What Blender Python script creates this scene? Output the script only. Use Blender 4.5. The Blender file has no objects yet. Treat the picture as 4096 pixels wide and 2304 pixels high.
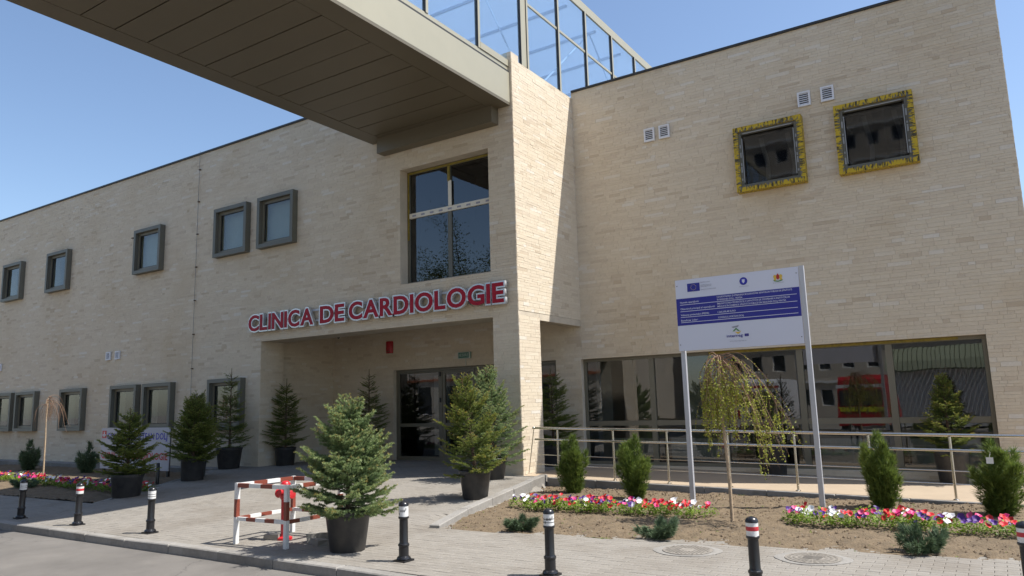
import bpy, math, random
import numpy as np
from mathutils import Vector, Matrix
random.seed(7); RNG = np.random.default_rng(7)
SC = bpy.context.scene
COL = SC.collection
# ------------------------------------------------------------------ camera
YAW, PIT, ROL = math.radians(-32.846), .155838, -.0279227
EYE = Vector((0, 0, 1.65))
_f = Vector((math.sin(YAW)*math.cos(PIT), math.cos(YAW)*math.cos(PIT), math.sin(PIT)))
_r = Vector((math.cos(YAW), -math.sin(YAW), 0)); _u = _r.cross(_f)
_r2 = _r*math.cos(ROL)+_u*math.sin(ROL); _u2 = -_r*math.sin(ROL)+_u*math.cos(ROL)
cam = bpy.data.cameras.new('camera'); camo = bpy.data.objects.new('camera', cam); COL.objects.link(camo)
camo.matrix_world = Matrix(((_r2.x, _u2.x, -_f.x, EYE.x), (_r2.y, _u2.y, -_f.y, EYE.y), (_r2.z, _u2.z, -_f.z, EYE.z), (0, 0, 0, 1)))
cam.sensor_width = 36; cam.lens = 2949.84/4096*36; cam.clip_end = 3000; cam.clip_start = .05
SC.camera = camo
# ------------------------------------------------------------------ sky and sun
SUNV = Vector((.577, .246, 1.0)).normalized()
SC.world = bpy.data.worlds.new('World'); SC.world.use_nodes = True
nt = SC.world.node_tree; bg = nt.nodes['Background']
sky = nt.nodes.new('ShaderNodeTexSky'); sky.sky_type = 'NISHITA'; sky.sun_disc = False
sky.sun_elevation = math.asin(SUNV.z); sky.sun_rotation = math.atan2(SUNV.x, SUNV.y)
sky.air_density = 1.0; sky.dust_density = 1.0; sky.ozone_density = 2.0; sky.altitude = 100
nt.links.new(sky.outputs[0], bg.inputs[0]); bg.inputs[1].default_value = .091
sl = bpy.data.lights.new('sun', 'SUN'); sl.energy = 3.45; sl.angle = math.radians(.53); sl.color = (1, .97, .92)
so = bpy.data.objects.new('sun', sl); COL.objects.link(so); so.location = (20, 20, 40)
so.rotation_euler = SUNV.to_track_quat('Z', 'Y').to_euler()
SC.view_settings.view_transform = 'Standard'; SC.view_settings.look = 'None'
SC.view_settings.exposure = 1.1; SC.view_settings.gamma = 1
# ------------------------------------------------------------------ materials
MATS = {}
def mat(name, col, rough=.8, metal=0., var=.0, scale=6., bump=0., bscale=None, spec=.5, col2=None, dirt=0., dscale=1.5):
    m = bpy.data.materials.new(name); m.use_nodes = True; n = m.node_tree.nodes; l = m.node_tree.links
    b = n['Principled BSDF']; b.inputs['Roughness'].default_value = rough; b.inputs['Metallic'].default_value = metal
    b.inputs['Specular IOR Level'].default_value = spec
    c = (*col, 1); b.inputs['Base Color'].default_value = c
    if var or bump or dirt or col2:
        tc = n.new('ShaderNodeTexCoord'); src = None
        if var or col2:
            nz = n.new('ShaderNodeTexNoise'); nz.inputs['Scale'].default_value = scale; nz.inputs['Detail'].default_value = 6
            nz.inputs['Roughness'].default_value = .65
            l.new(tc.outputs['Object'], nz.inputs['Vector'])
            cr = n.new('ShaderNodeValToRGB'); cr.color_ramp.elements[0].position = .3; cr.color_ramp.elements[1].position = .7
            c2 = col2 or [min(1, x*(1+var)) for x in col]
            cr.color_ramp.elements[0].color = (*[x*(1-var) for x in col], 1); cr.color_ramp.elements[1].color = (*c2, 1)
            l.new(nz.outputs[0], cr.inputs[0]); src = cr.outputs[0]
        if dirt:
            nd = n.new('ShaderNodeTexNoise'); nd.inputs['Scale'].default_value = dscale; nd.inputs['Detail'].default_value = 8
            nd.inputs['Roughness'].default_value = .7
            l.new(tc.outputs['Object'], nd.inputs['Vector'])
            mr = n.new('ShaderNodeMapRange'); mr.inputs[1].default_value = .42; mr.inputs[2].default_value = .7
            mr.inputs[3].default_value = 0; mr.inputs[4].default_value = dirt
            l.new(nd.outputs[0], mr.inputs[0])
            mx = n.new('ShaderNodeMix'); mx.data_type = 'RGBA'
            l.new(mr.outputs[0], mx.inputs['Factor'])
            if src: l.new(src, mx.inputs['A'])
            else: mx.inputs['A'].default_value = c
            mx.inputs['B'].default_value = (*[x*.55 for x in col], 1); src = mx.outputs['Result']
        if src: l.new(src, b.inputs['Base Color'])
        if bump:
            nb = n.new('ShaderNodeTexNoise'); nb.inputs['Scale'].default_value = bscale or scale*4; nb.inputs['Detail'].default_value = 5
            l.new(tc.outputs['Object'], nb.inputs['Vector'])
            bp = n.new('ShaderNodeBump'); bp.inputs['Strength'].default_value = bump; bp.inputs['Distance'].default_value = .02
            l.new(nb.outputs[0], bp.inputs['Height']); l.new(bp.outputs[0], b.inputs['Normal'])
    MATS[name] = m; return m
def tonemat(name, stops, rough=.85, grain=.12, gscale=30., bump=.25, stain=None, trans=0., spec=.4, sscale=.5):
    """colour picked by the 'tone' attribute that each piece carries, with grain and weather stains"""
    m = bpy.data.materials.new(name); m.use_nodes = True; n = m.node_tree.nodes; l = m.node_tree.links
    b = n['Principled BSDF']; b.inputs['Roughness'].default_value = rough; b.inputs['Specular IOR Level'].default_value = spec
    at = n.new('ShaderNodeAttribute'); at.attribute_name = 'tone'
    cr = n.new('ShaderNodeValToRGB'); e = cr.color_ramp.elements
    while len(e) < len(stops): e.new(.5)
    for k, (p, c) in enumerate(stops): e[k].position = p; e[k].color = (*c, 1)
    l.new(at.outputs['Fac'], cr.inputs[0]); src = cr.outputs[0]
    tc = n.new('ShaderNodeTexCoord')
    if grain:
        nz = n.new('ShaderNodeTexNoise'); nz.inputs['Scale'].default_value = gscale; nz.inputs['Detail'].default_value = 6; nz.inputs['Roughness'].default_value = .7
        l.new(tc.outputs['Object'], nz.inputs['Vector'])
        mr = n.new('ShaderNodeMapRange'); mr.inputs[1].default_value = .25; mr.inputs[2].default_value = .75; mr.inputs[3].default_value = 1-grain; mr.inputs[4].default_value = 1+grain
        l.new(nz.outputs[0], mr.inputs[0])
        mx = n.new('ShaderNodeMix'); mx.data_type = 'RGBA'; mx.blend_type = 'MULTIPLY'; mx.inputs['Factor'].default_value = 1
        l.new(src, mx.inputs['A']); l.new(mr.outputs[0], mx.inputs['B']); src = mx.outputs['Result']
        if bump:
            bp = n.new('ShaderNodeBump'); bp.inputs['Strength'].default_value = bump; bp.inputs['Distance'].default_value = .01
            l.new(nz.outputs[0], bp.inputs['Height']); l.new(bp.outputs[0], b.inputs['Normal'])
    if stain:
        ns = n.new('ShaderNodeTexNoise'); ns.inputs['Scale'].default_value = sscale; ns.inputs['Detail'].default_value = 7; ns.inputs['Roughness'].default_value = .62
        l.new(tc.outputs['Object'], ns.inputs['Vector'])
        m2 = n.new('ShaderNodeMapRange'); m2.inputs[1].default_value = .48; m2.inputs[2].default_value = .72; m2.inputs[4].default_value = stain[1]
        l.new(ns.outputs[0], m2.inputs[0])
        mx = n.new('ShaderNodeMix'); mx.data_type = 'RGBA'; mx.blend_type = 'MULTIPLY'
        l.new(m2.outputs[0], mx.inputs['Factor']); l.new(src, mx.inputs['A']); mx.inputs['B'].default_value = (*stain[0], 1); src = mx.outputs['Result']
    l.new(src, b.inputs['Base Color'])
    if trans:
        tr = n.new('ShaderNodeBsdfTranslucent'); l.new(src, tr.inputs[0]); ms = n.new('ShaderNodeMixShader'); ms.inputs[0].default_value = trans
        l.new(b.outputs[0], ms.inputs[1]); l.new(tr.outputs[0], ms.inputs[2]); l.new(ms.outputs[0], n['Material Output'].inputs[0])
    MATS[name] = m; return m
def glass(name, tint, ior=1.6, rough=.0, warp=.02, haze=0., hazecol=(.6, .72, .85)):
    m = bpy.data.materials.new(name); m.use_nodes = True; n = m.node_tree.nodes; l = m.node_tree.links
    n.remove(n['Principled BSDF'])
    t = n.new('ShaderNodeBsdfTransparent'); t.inputs[0].default_value = (*tint, 1)
    nzg = n.new('ShaderNodeTexNoise'); nzg.inputs['Scale'].default_value = 2.2; nzg.inputs['Detail'].default_value = 1; tcg = n.new('ShaderNodeTexCoord'); l.new(tcg.outputs['Object'], nzg.inputs['Vector'])
    bpg = n.new('ShaderNodeBump'); bpg.inputs['Strength'].default_value = warp; bpg.inputs['Distance'].default_value = .05; l.new(nzg.outputs[0], bpg.inputs['Height'])
    g = n.new('ShaderNodeBsdfGlossy'); l.new(bpg.outputs[0], g.inputs['Normal']); g.inputs['Roughness'].default_value = rough; g.inputs[0].default_value = (.95, .97, 1, 1)
    fr = n.new('ShaderNodeFresnel'); fr.inputs[0].default_value = ior
    gm = n.new('ShaderNodeNewGeometry'); sb = n.new('ShaderNodeMath'); sb.operation = 'SUBTRACT'; sb.inputs[0].default_value = 1; l.new(gm.outputs['Backfacing'], sb.inputs[1])
    mu = n.new('ShaderNodeMath'); mu.operation = 'MULTIPLY'; l.new(fr.outputs[0], mu.inputs[0]); l.new(sb.outputs[0], mu.inputs[1])
    ms = n.new('ShaderNodeMixShader'); l.new(mu.outputs[0], ms.inputs[0]); l.new(t.outputs[0], ms.inputs[1]); l.new(g.outputs[0], ms.inputs[2])
    out = ms
    if haze:  # painted haze: pale blue mixed into the pane so the glass reads paler
        df = n.new('ShaderNodeBsdfDiffuse'); df.inputs[0].default_value = (*hazecol, 1); tl = n.new('ShaderNodeBsdfTranslucent'); tl.inputs[0].default_value = (*hazecol, 1)
        m1 = n.new('ShaderNodeMixShader'); l.new(df.outputs[0], m1.inputs[1]); l.new(tl.outputs[0], m1.inputs[2]); m1.inputs[0].default_value = .5
        out = n.new('ShaderNodeMixShader'); out.inputs[0].default_value = haze; l.new(ms.outputs[0], out.inputs[1]); l.new(m1.outputs[0], out.inputs[2])
    l.new(out.outputs[0], n['Material Output'].inputs[0]); MATS[name] = m; return m

mat('render', (.54, .465, .36), .9, var=.12, scale=3, bump=.3)
tonemat('stone', [(0, (.525, .43, .315)), (.12, (.58, .488, .372)), (.5, (.625, .535, .405)), (.85, (.65, .565, .44)), (1, (.655, .60, .515))], .9, .07, 22, .15, stain=((.82, .74, .62), .55), sscale=.45)
tonemat('paver', [(0, (.198, .178, .152)), (.5, (.235, .213, .182)), (1, (.268, .243, .209))], .9, .13, 35, .3, stain=((.70, .66, .61), .8), sscale=.8)
tonemat('kerbstone', [(0, (.21, .197, .178)), (1, (.28, .262, .236))], .92, .16, 18, .5, stain=((.6, .57, .53), .8), sscale=1.4)
mat('joint', (.215, .196, .168), .95, var=.2, scale=8)
mat('asphalt', (.155, .141, .124), .92, var=.17, scale=1.7, bump=.4, bscale=90, dirt=.4, dscale=.45)
_m = MATS['asphalt']; _n = _m.node_tree.nodes; _l = _m.node_tree.links; _b = _n['Principled BSDF']; _src = _b.inputs['Base Color'].links[0].from_socket
_tc = _n.new('ShaderNodeTexCoord'); _nz = _n.new('ShaderNodeTexNoise'); _nz.inputs['Scale'].default_value = 1.3; _nz.inputs['Detail'].default_value = 5; _l.new(_tc.outputs['Object'], _nz.inputs['Vector'])
_ad = _n.new('ShaderNodeVectorMath'); _ad.operation = 'MULTIPLY_ADD'; _l.new(_nz.outputs['Color'], _ad.inputs[0]); _ad.inputs[1].default_value = (1.2, 1.2, 0); _l.new(_tc.outputs['Object'], _ad.inputs[2])
_v = _n.new('ShaderNodeTexVoronoi'); _v.feature = 'DISTANCE_TO_EDGE'; _v.inputs['Scale'].default_value = .28; _l.new(_ad.outputs[0], _v.inputs['Vector'])
_r = _n.new('ShaderNodeMapRange'); _r.inputs[1].default_value = 0; _r.inputs[2].default_value = .006; _r.inputs[3].default_value = .55; _r.inputs[4].default_value = 0; _l.new(_v.outputs['Distance'], _r.inputs[0])
_x = _n.new('ShaderNodeMix'); _x.data_type = 'RGBA'; _l.new(_r.outputs[0], _x.inputs['Factor']); _l.new(_src, _x.inputs['A']); _x.inputs['B'].default_value = (.06, .055, .05, 1); _l.new(_x.outputs['Result'], _b.inputs['Base Color'])
mat('groundm', (.22, .2, .17), .95, var=.2, scale=.4)
mat('soil', (.155, .112, .066), .95, var=.28, scale=9, bump=1.0, bscale=40, dirt=.4, dscale=2.2)
mat('clod', (.155, .11, .068), .95, var=.3, scale=20, bump=.6)
mat('pebble', (.3, .26, .21), .85, var=.3, scale=5)
mat('peach', (.36, .28, .195), .85, var=.06, scale=2.5, bump=.1, bscale=60, dirt=.15)
mat('concrete', (.25, .233, .208), .92, var=.14, scale=4, bump=.4, bscale=35, dirt=.4)
mat('greymetal', (.125, .122, .098), .5, var=.05, scale=3)
mat('olivemetal', (.16, .145, .105), .45, var=.04, scale=2)
mat('dark', (.02, .02, .02), .6)
mat('cap', (.045, .045, .045), .5, metal=.3)
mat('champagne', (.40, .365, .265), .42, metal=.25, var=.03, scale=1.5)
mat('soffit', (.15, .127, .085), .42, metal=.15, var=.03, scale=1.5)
mat('roomwall', (.42, .41, .38), .9)
mat('roomdark', (.10, .095, .09), .9)
mat('roomfloor', (.16, .14, .12), .5)
mat('white', (.72, .72, .70), .5, var=.03, scale=4)
mat('decklight', (.55, .55, .55), .7)
mat('rooflight', (.70, .80, .92), .8)
_n = MATS['rooflight'].node_tree.nodes; _l = MATS['rooflight'].node_tree.links; _t = _n.new('ShaderNodeBsdfTranslucent'); _t.inputs[0].default_value = (.74, .84, .95, 1); _m = _n.new('ShaderNodeMixShader'); _m.inputs[0].default_value = .4
_l.new(_n['Principled BSDF'].outputs[0], _m.inputs[1]); _l.new(_t.outputs[0], _m.inputs[2]); _l.new(_m.outputs[0], _n['Material Output'].inputs[0])
mat('tapedull', (.22, .165, .02), .6, var=.3, scale=14)
mat('curtain', (.42, .43, .40), .85, var=.06, scale=3)
mat('whitepaint', (.75, .74, .71), .45, dirt=.35, dscale=9)
mat('ventw', (.70, .70, .72), .5)
mat('ventd', (.05, .05, .05), .8)
mat('brownpaint', (.23, .055, .032), .5, dirt=.3, dscale=10)
mat('redpaint', (.50, .02, .025), .35, dirt=.2, dscale=8)
mat('alarmred', (.38, .012, .02), .4)
mat('stripgrey', (.30, .31, .31), .6)
mat('steel', (.66, .63, .57), .2, metal=1.)
mat('alu', (.50, .51, .54), .42, metal=.35)
mat('black', (.014, .014, .016), .3, var=.1, scale=12, dirt=.2)
mat('potblack', (.018, .018, .02), .45, var=.1, scale=7, bump=.05, col2=(.045, .042, .038))
mat('band', (.74, .73, .70), .4, dirt=.45, dscale=22)
mat('bandred', (.50, .03, .04), .4)
mat('panelw', (.66, .67, .76), .4)
mat('boardw_shaded', (.42, .42, .47), .5)  # white of the name board, with its shade put into the colour
mat('panelb', (.018, .022, .26), .4)
mat('gold', (.72, .48, .06), .5)
mat('signyellow', (.75, .55, .05), .5)
mat('greenp', (.08, .25, .07), .5)
mat('grayp', (.30, .30, .36), .5)
mat('letterred', (.34, .006, .022), .5, var=.08, scale=3, spec=.25)
mat('chrome', (.62, .62, .62), .28, metal=.6)
mat('letterblue', (.03, .03, .42), .4)
mat('letterred2', (.45, .02, .03), .4)
mat('exitg', (.04, .16, .11), .5)
mat('exitw', (.45, .5, .45), .5)
mat('bark', (.10, .065, .04), .9, var=.3, scale=30, bump=.5)
mat('birchbark', (.46, .34, .22), .7, var=.3, scale=14, bump=.3, dirt=.7, dscale=16)
mat('twig', (.24, .14, .085), .8)
mat('ivory', (.72, .68, .58), .6)
mat('tag', (.75, .72, .66), .7)
mat('iron', (.23, .205, .172), .8, var=.25, scale=14, bump=.5)
mat('wire', (.22, .22, .22), .5, metal=.6)
glass('glass', (.80, .84, .82), 1.75)
glass('glasstint', (.60, .62, .61), 1.9, 0, .012)
glass('filmglass', (.45, .45, .45), 1.55, .03, .015)
glass('skyglass', (.84, .915, .98), 1.8, 0, .004, .06)
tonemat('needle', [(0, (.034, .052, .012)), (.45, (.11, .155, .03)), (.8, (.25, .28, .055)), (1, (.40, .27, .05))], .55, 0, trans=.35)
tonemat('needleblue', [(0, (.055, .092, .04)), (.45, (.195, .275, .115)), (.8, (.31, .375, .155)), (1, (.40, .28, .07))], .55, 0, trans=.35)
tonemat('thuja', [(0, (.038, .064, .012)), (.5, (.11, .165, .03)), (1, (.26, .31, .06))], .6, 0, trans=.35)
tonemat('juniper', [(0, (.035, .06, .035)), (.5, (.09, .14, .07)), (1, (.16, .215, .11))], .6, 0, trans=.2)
tonemat('birchleaf', [(0, (.17, .20, .025)), (.5, (.31, .34, .04)), (1, (.46, .47, .075))], .5, 0, trans=.4)
tonemat('leaf', [(0, (.06, .11, .012)), (.5, (.17, .26, .028)), (1, (.30, .40, .05))], .5, 0, trans=.3)
tonemat('treeleaf', [(0, (.05, .075, .02)), (.5, (.11, .15, .04)), (1, (.18, .21, .06))], .6, 0, trans=.25)
FLC = {'red': (.55, .012, .018), 'magenta': (.52, .015, .13), 'white': (.78, .76, .76), 'purple': (.065, .012, .17), 'pink': (.62, .06, .2)}
for k, c in FLC.items(): mat('petal_'+k, c, .55, var=.12, scale=40)
# foam-and-tape window surround: yellow membrane with ragged dark adhesive streaks across each bar
for nm_, sc_ in (('tape', (26, 26, 5)), ('tapeside', (5, 26, 26))):
    m = mat(nm_, (.52, .36, .012), .5); n = m.node_tree.nodes; l = m.node_tree.links; b = n['Principled BSDF']
    tc = n.new('ShaderNodeTexCoord'); mp = n.new('ShaderNodeMapping'); mp.inputs['Scale'].default_value = sc_
    l.new(tc.outputs['Object'], mp.inputs[0]); nz = n.new('ShaderNodeTexNoise'); nz.inputs['Scale'].default_value = 1.0; nz.inputs['Detail'].default_value = 3; nz.inputs['Roughness'].default_value = .7
    l.new(mp.outputs[0], nz.inputs[0]); cr = n.new('ShaderNodeValToRGB'); cr.color_ramp.elements[0].position = .43; cr.color_ramp.elements[0].color = (.05, .04, .015, 1)
    cr.color_ramp.elements[1].position = .50; cr.color_ramp.elements[1].color = (.50, .345, .01, 1); l.new(nz.outputs[0], cr.inputs[0]); l.new(cr.outputs[0], b.inputs['Base Color'])
# ------------------------------------------------------------------ mesh helpers
ORG = {}
class MB:
    def __init__(s): s.V = []; s.F = []; s.T = []; s.M = []
    def add(s, vs, fs, tone=.5, mi=0):
        o = len(s.V); s.V += [tuple(v) for v in vs]
        for f in fs: s.F.append(tuple(i+o for i in f)); s.T.append(tone); s.M.append(mi)
        return s
    def box(s, x0, x1, y0, y1, z0, z1, tone=.5, mi=0):
        return s.add([(x0, y0, z0), (x1, y0, z0), (x1, y1, z0), (x0, y1, z0), (x0, y0, z1), (x1, y0, z1), (x1, y1, z1), (x0, y1, z1)],
                     [(0, 3, 2, 1), (4, 5, 6, 7), (0, 1, 5, 4), (1, 2, 6, 5), (2, 3, 7, 6), (3, 0, 4, 7)], tone, mi)
    def bar(s, p, q, w, h, up=(0, 0, 1), tone=.5, mi=0):
        p = Vector(p); q = Vector(q); d = (q-p).normalized(); a = d.cross(Vector(up))
        if a.length < 1e-4: a = d.cross(Vector((0, 1, 0)))
        a.normalize(); c = a.cross(d); a *= w/2; c *= h/2
        vs = [p-a-c, p+a-c, p+a+c, p-a+c, q-a-c, q+a-c, q+a+c, q-a+c]
        return s.add(vs, [(0, 3, 2, 1), (4, 5, 6, 7), (0, 1, 5, 4), (1, 2, 6, 5), (2, 3, 7, 6), (3, 0, 4, 7)][::1], tone, mi)
    def tube(s, pts, r, n=8, tone=.5, mi=0, caps=True):
        pts = [Vector(p) for p in pts]; rs = r if isinstance(r, (list, tuple)) else [r]*len(pts); o = len(s.V)
        prev = None
        for i, p in enumerate(pts):
            d = (pts[min(i+1, len(pts)-1)]-pts[max(i-1, 0)]).normalized()
            if prev is None: a = d.orthogonal().normalized()
            else: a = (prev-d*prev.dot(d)).normalized()
            prev = a; c = d.cross(a)
            for k in range(n):
                t = 2*math.pi*k/n; s.V.append(tuple(p+(a*math.cos(t)+c*math.sin(t))*rs[i]))
        for i in range(len(pts)-1):
            for k in range(n):
                k2 = (k+1) % n; s.F.append((o+i*n+k, o+i*n+k2, o+(i+1)*n+k2, o+(i+1)*n+k)); s.T.append(tone); s.M.append(mi)
        if caps:
            s.F.append(tuple(o+k for k in range(n))[::-1]); s.F.append(tuple(o+(len(pts)-1)*n+k for k in range(n))); s.T += [tone]*2; s.M += [mi]*2
        return s
    def lathe(s, prof, c=(0, 0, 0), n=20, tone=.5, mi=0):
        o = len(s.V)
        for r, z in prof:
            for k in range(n):
                t = 2*math.pi*k/n; s.V.append((c[0]+r*math.cos(t), c[1]+r*math.sin(t), c[2]+z))
        for i in range(len(prof)-1):
            for k in range(n):
                k2 = (k+1) % n; s.F.append((o+i*n+k, o+i*n+k2, o+(i+1)*n+k2, o+(i+1)*n+k)); s.T.append(tone); s.M.append(mi)
        s.F.append(tuple(o+k for k in range(n))[::-1]); s.F.append(tuple(o+(len(prof)-1)*n+k for k in range(n))); s.T += [tone]*2; s.M += [mi]*2
        return s
    def mesh(s, name, mats, org=(0, 0, 0), smooth=None):
        me = bpy.data.meshes.new(name)
        V = np.array(s.V, float).reshape(-1, 3)-np.array(org, float)
        me.from_pydata(V.tolist(), [], s.F)
        at = me.attributes.new('tone', 'FLOAT', 'FACE'); at.data.foreach_set('value', np.array(s.T, np.float32))
        if isinstance(mats, str): mats = [mats]
        for m in mats: me.materials.append(MATS[m])
        if len(mats) > 1: me.polygons.foreach_set('material_index', np.array(s.M, np.int32))
        if smooth:
            me.polygons.foreach_set('use_smooth', [True]*len(me.polygons)); me.set_sharp_from_angle(angle=math.radians(smooth))
        me.update(); return me
    def build(s, name, mats, parent=None, smooth=None):
        org = ORG.get(parent.name, (0, 0, 0)) if parent else (0, 0, 0)
        return link(name, s.mesh(name, mats, org, smooth), parent)
def link(name, me, parent=None):
    o = bpy.data.objects.new(name, me); COL.objects.link(o)
    if parent: o.parent = parent; ORG[o.name] = ORG.get(parent.name, (0, 0, 0))
    else: ORG[o.name] = (0, 0, 0)
    return o
def tag(o, label=None, cat=None, group=None, kind=None):
    for k, v in (('label', label), ('category', cat), ('group', group), ('kind', kind)):
        if v: o[k] = v
    return o
def thing(name, label, cat, loc=(0, 0, 0), group=None):
    o = bpy.data.objects.new(name, None); COL.objects.link(o); o.location = loc; o.empty_display_size = .2; ORG[o.name] = tuple(loc)
    return tag(o, label, cat, group)
def copyobj(o, parent=None):
    c = o.copy(); COL.objects.link(c); c.parent = parent; return c
def copytree(o, loc, rz=0, sc=1, label=None):
    r = o.copy(); COL.objects.link(r); r.location = loc; r.rotation_euler = (0, 0, rz); r.scale = sc if isinstance(sc, (tuple, list)) else (sc,)*3
    if label: r['label'] = label
    for ch in list(o.children):
        c = copyobj(ch, r)
        for g in list(ch.children): copyobj(g, c)
    return r
def struct(mb, name, mats, smooth=None): return tag(mb.build(name, mats, None, smooth), kind='structure')
def tris(name, T, tone, matname, parent=None):
    """T: (N,3,3) triangle soup"""
    N = len(T); me = bpy.data.meshes.new(name); me.vertices.add(N*3); me.vertices.foreach_set('co', np.asarray(T, np.float32).ravel())
    me.loops.add(N*3); me.loops.foreach_set('vertex_index', np.arange(N*3, dtype=np.int32)); me.polygons.add(N)
    me.polygons.foreach_set('loop_start', np.arange(0, N*3, 3, dtype=np.int32))
    at = me.attributes.new('tone', 'FLOAT', 'FACE'); at.data.foreach_set('value', np.asarray(tone, np.float32))
    me.materials.append(MATS[matname]); me.update(calc_edges=True); return me
_TXT = {}
def textmesh(body, size=1., extrude=0., offset=0., res=3, align='LEFT'):
    cu = bpy.data.curves.new('txt', 'FONT'); cu.body = body; cu.size = size; cu.extrude = extrude; cu.offset = offset; cu.resolution_u = res; cu.align_x = align
    ob = bpy.data.objects.new('txt', cu); COL.objects.link(ob); dg = bpy.context.evaluated_depsgraph_get(); dg.update()
    me = bpy.data.meshes.new_from_object(ob.evaluated_get(dg)); bpy.data.objects.remove(ob); bpy.data.curves.remove(cu)
    n = len(me.vertices); co = np.empty(n*3, np.float32); me.vertices.foreach_get('co', co); return me, co.reshape(-1, 3)
def place_text(me, co, fn, matname):
    """map text x,y,z to world through fn (vectorised)"""
    me.vertices.foreach_set('co', np.asarray(fn(co), np.float32).ravel()); me.materials.clear(); me.materials.append(MATS[matname]); me.update(); return me
# ------------------------------------------------------------------ levels of the ground
def sstep(a, b, x): t = min(1, max(0, (x-a)/(b-a))); return t*t*(3-2*t)
def xk(y): return -6.56-(y-8.17)*.229          # bed side of the entrance kerb on the right
def xl(y): return -14.4-(max(y, 7.7)-7.7)*.62   # bed edge on the left of the entrance apron
def hz(x, y):
    k = .2*min(1, max(0, (y-6.9)/5.6))
    if y > 13.0: return .2 if x < -8.24 else -.1
    return k*(1-sstep(-.12-1.4*(1-sstep(8.0, 9.2, y)), .0, x-xk(max(y, 8.17))))*(1-sstep(0, .15, xl(y)-x))
def plat(x): return .2-.02*(x+8.2)
def bedfront(x): return 8.12+max(0, x+6.5)*.125
def paved(x, y):
    if y < 5.9: return False
    if y > 13.0: return -16.6 < x < -8.3 or (13.86 < y and -16.7 < x < -8.25)
    if y < 7.76 and x < -14.3: return True
    if x > xk(max(y, 8.17)) - .01 and y > bedfront(x)+.04: return False
    if x < xl(y)+.05 and y > 7.76: return y > 12.55 and x > -17.7
    return True
struct(MB().add([(-600, -600, -.16), (600, -600, -.16), (600, 900, -.16), (-600, 900, -.16)], [(0, 1, 2, 3)]), 'ground', 'groundm')
struct(MB().add([(-150, -9, -.1), (120, -9, -.1), (120, 5.76, -.1), (-150, 5.76, -.1)], [(0, 1, 2, 3)]), 'road', 'asphalt')
g = MB(); nx, ny = 200, 46
XS = np.linspace(-42, 8, nx); YS = np.linspace(5.86, 16.0, ny)
g.V = [(x, y, hz(x, y)-.014) for y in YS for x in XS]
g.F = [(j*nx+i, j*nx+i+1, (j+1)*nx+i+1, (j+1)*nx+i) for j in range(ny-1) for i in range(nx-1)]; g.T = [.5]*len(g.F); g.M = [0]*len(g.F)
pavement = struct(g, 'pavement', 'joint')
# pavers: the 300 nearest are objects of their own, the others one mesh
PV = []
PL, PW, PG = .2, .1, .004
rr = random.Random(3)
ymin = 5.9
for j in range(int((15.8-ymin)/PW)):
    y0 = ymin+j*PW
    for i in range(-220, 30):
        x0 = i*PL+(PL/2 if j % 2 else 0); cx, cy = x0+PL/2, y0+PW/2
        if cx < -30 or not paved(cx, cy): continue
        PV.append((cx, cy, x0+PG/2, x0+PL-PG/2, y0+PG/2, y0+PW-PG/2, min(1, max(0, rr.gauss(.5, .10))), rr.uniform(-.0015, .0015)))
PV.sort(key=lambda p: math.hypot(p[0]+1.2, p[1]))
def inview(x, y): a = math.degrees(math.atan2(x, y)); return -66 < a < .8
def paver_into(mb, p):
    cx, cy, x0, x1, y0, y1, t, dz = p
    vs = [(x, y, hz(x, y)+dz) for x, y in ((x0, y0), (x1, y0), (x1, y1), (x0, y1))]; e = .006
    vt = [(x+(e if x < cx else -e), y+(e if y < cy else -e), z+.003) for x, y, z in vs]
    mb.add([(x, y, z-.02) for x, y, z in vs]+vs+vt, [(8, 9, 10, 11)]+[(k+4, (k+1) % 4+4, (k+1) % 4+8, k+8) for k in range(4)]+[(k, (k+1) % 4, (k+1) % 4+4, k+4) for k in range(4)], t)
single = [p for p in PV if inview(p[0], p[1]) and 24.2 > 0][:300]; sid = set(id(p) for p in single)
for p in single:
    mb = MB(); paver_into(mb, p); mb.build('paver', 'paver', pavement)
mb = MB()
for p in PV:
    if id(p) not in sid: paver_into(mb, p)
tag(mb.build('paver_field', 'paver', pavement), kind='stuff')
def fbm0(x): return math.sin(x*3.1)*.5+math.sin(x*7.7+1)*.3+math.sin(x*1.3+2)*.4
def kerbrun(pts, w, ztop, zbot, name, label, step=1.0, seed=1, side=-1):
    """kerb stones laid along a polyline: each stone one part"""
    rk = random.Random(seed); root = thing(name, label, 'kerb', (pts[0][0], pts[0][1], 0))
    for (ax, ay), (bx, by) in zip(pts[:-1], pts[1:]):
        L = math.hypot(bx-ax, by-ay); n = max(1, round(L/step)); dx, dy = (bx-ax)/L, (by-ay)/L; px, py = -dy*side, dx*side
        for k in range(n):
            s0 = L*k/n+.005; s1 = L*(k+1)/n-.005; e = .012; j = rk.uniform(-.006, .006)
            vs = []
            for lay in range(3):
                for s, o in ((s0, 0), (s1, 0), (s1, w), (s0, w)):
                    x = ax+dx*s+px*(o+j); y = ay+dy*s+py*(o+j); zt = ztop(x, y)+j*.5
                    if lay == 0: z = zbot(x, y)
                    elif lay == 1: z = zt-e
                    else:
                        z = zt; c = (s0+s1)/2; x += dx*(e if s < c else -e)+px*(e if o == 0 else -e); y += dy*(e if s < c else -e)+py*(e if o == 0 else -e)
                    vs.append((x, y, z))
            q = MB().add(vs, [(8, 9, 10, 11)]+[(k2+4, (k2+1) % 4+4, (k2+1) % 4+8, k2+8) for k2 in range(4)]+[(k2, (k2+1) % 4, (k2+1) % 4+4, k2+4) for k2 in range(4)], rk.random())
            q.build('kerb_stone', 'kerbstone', root)
    return root
kerbrun([(-30, 5.9), (6, 5.9)], .15, lambda x, y: .004+.012*fbm0(x*1.7), lambda x, y: -.14, 'road_kerb', 'low worn concrete kerb between the road and the bollard pavement', 1.0, 2, side=-1)
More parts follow.
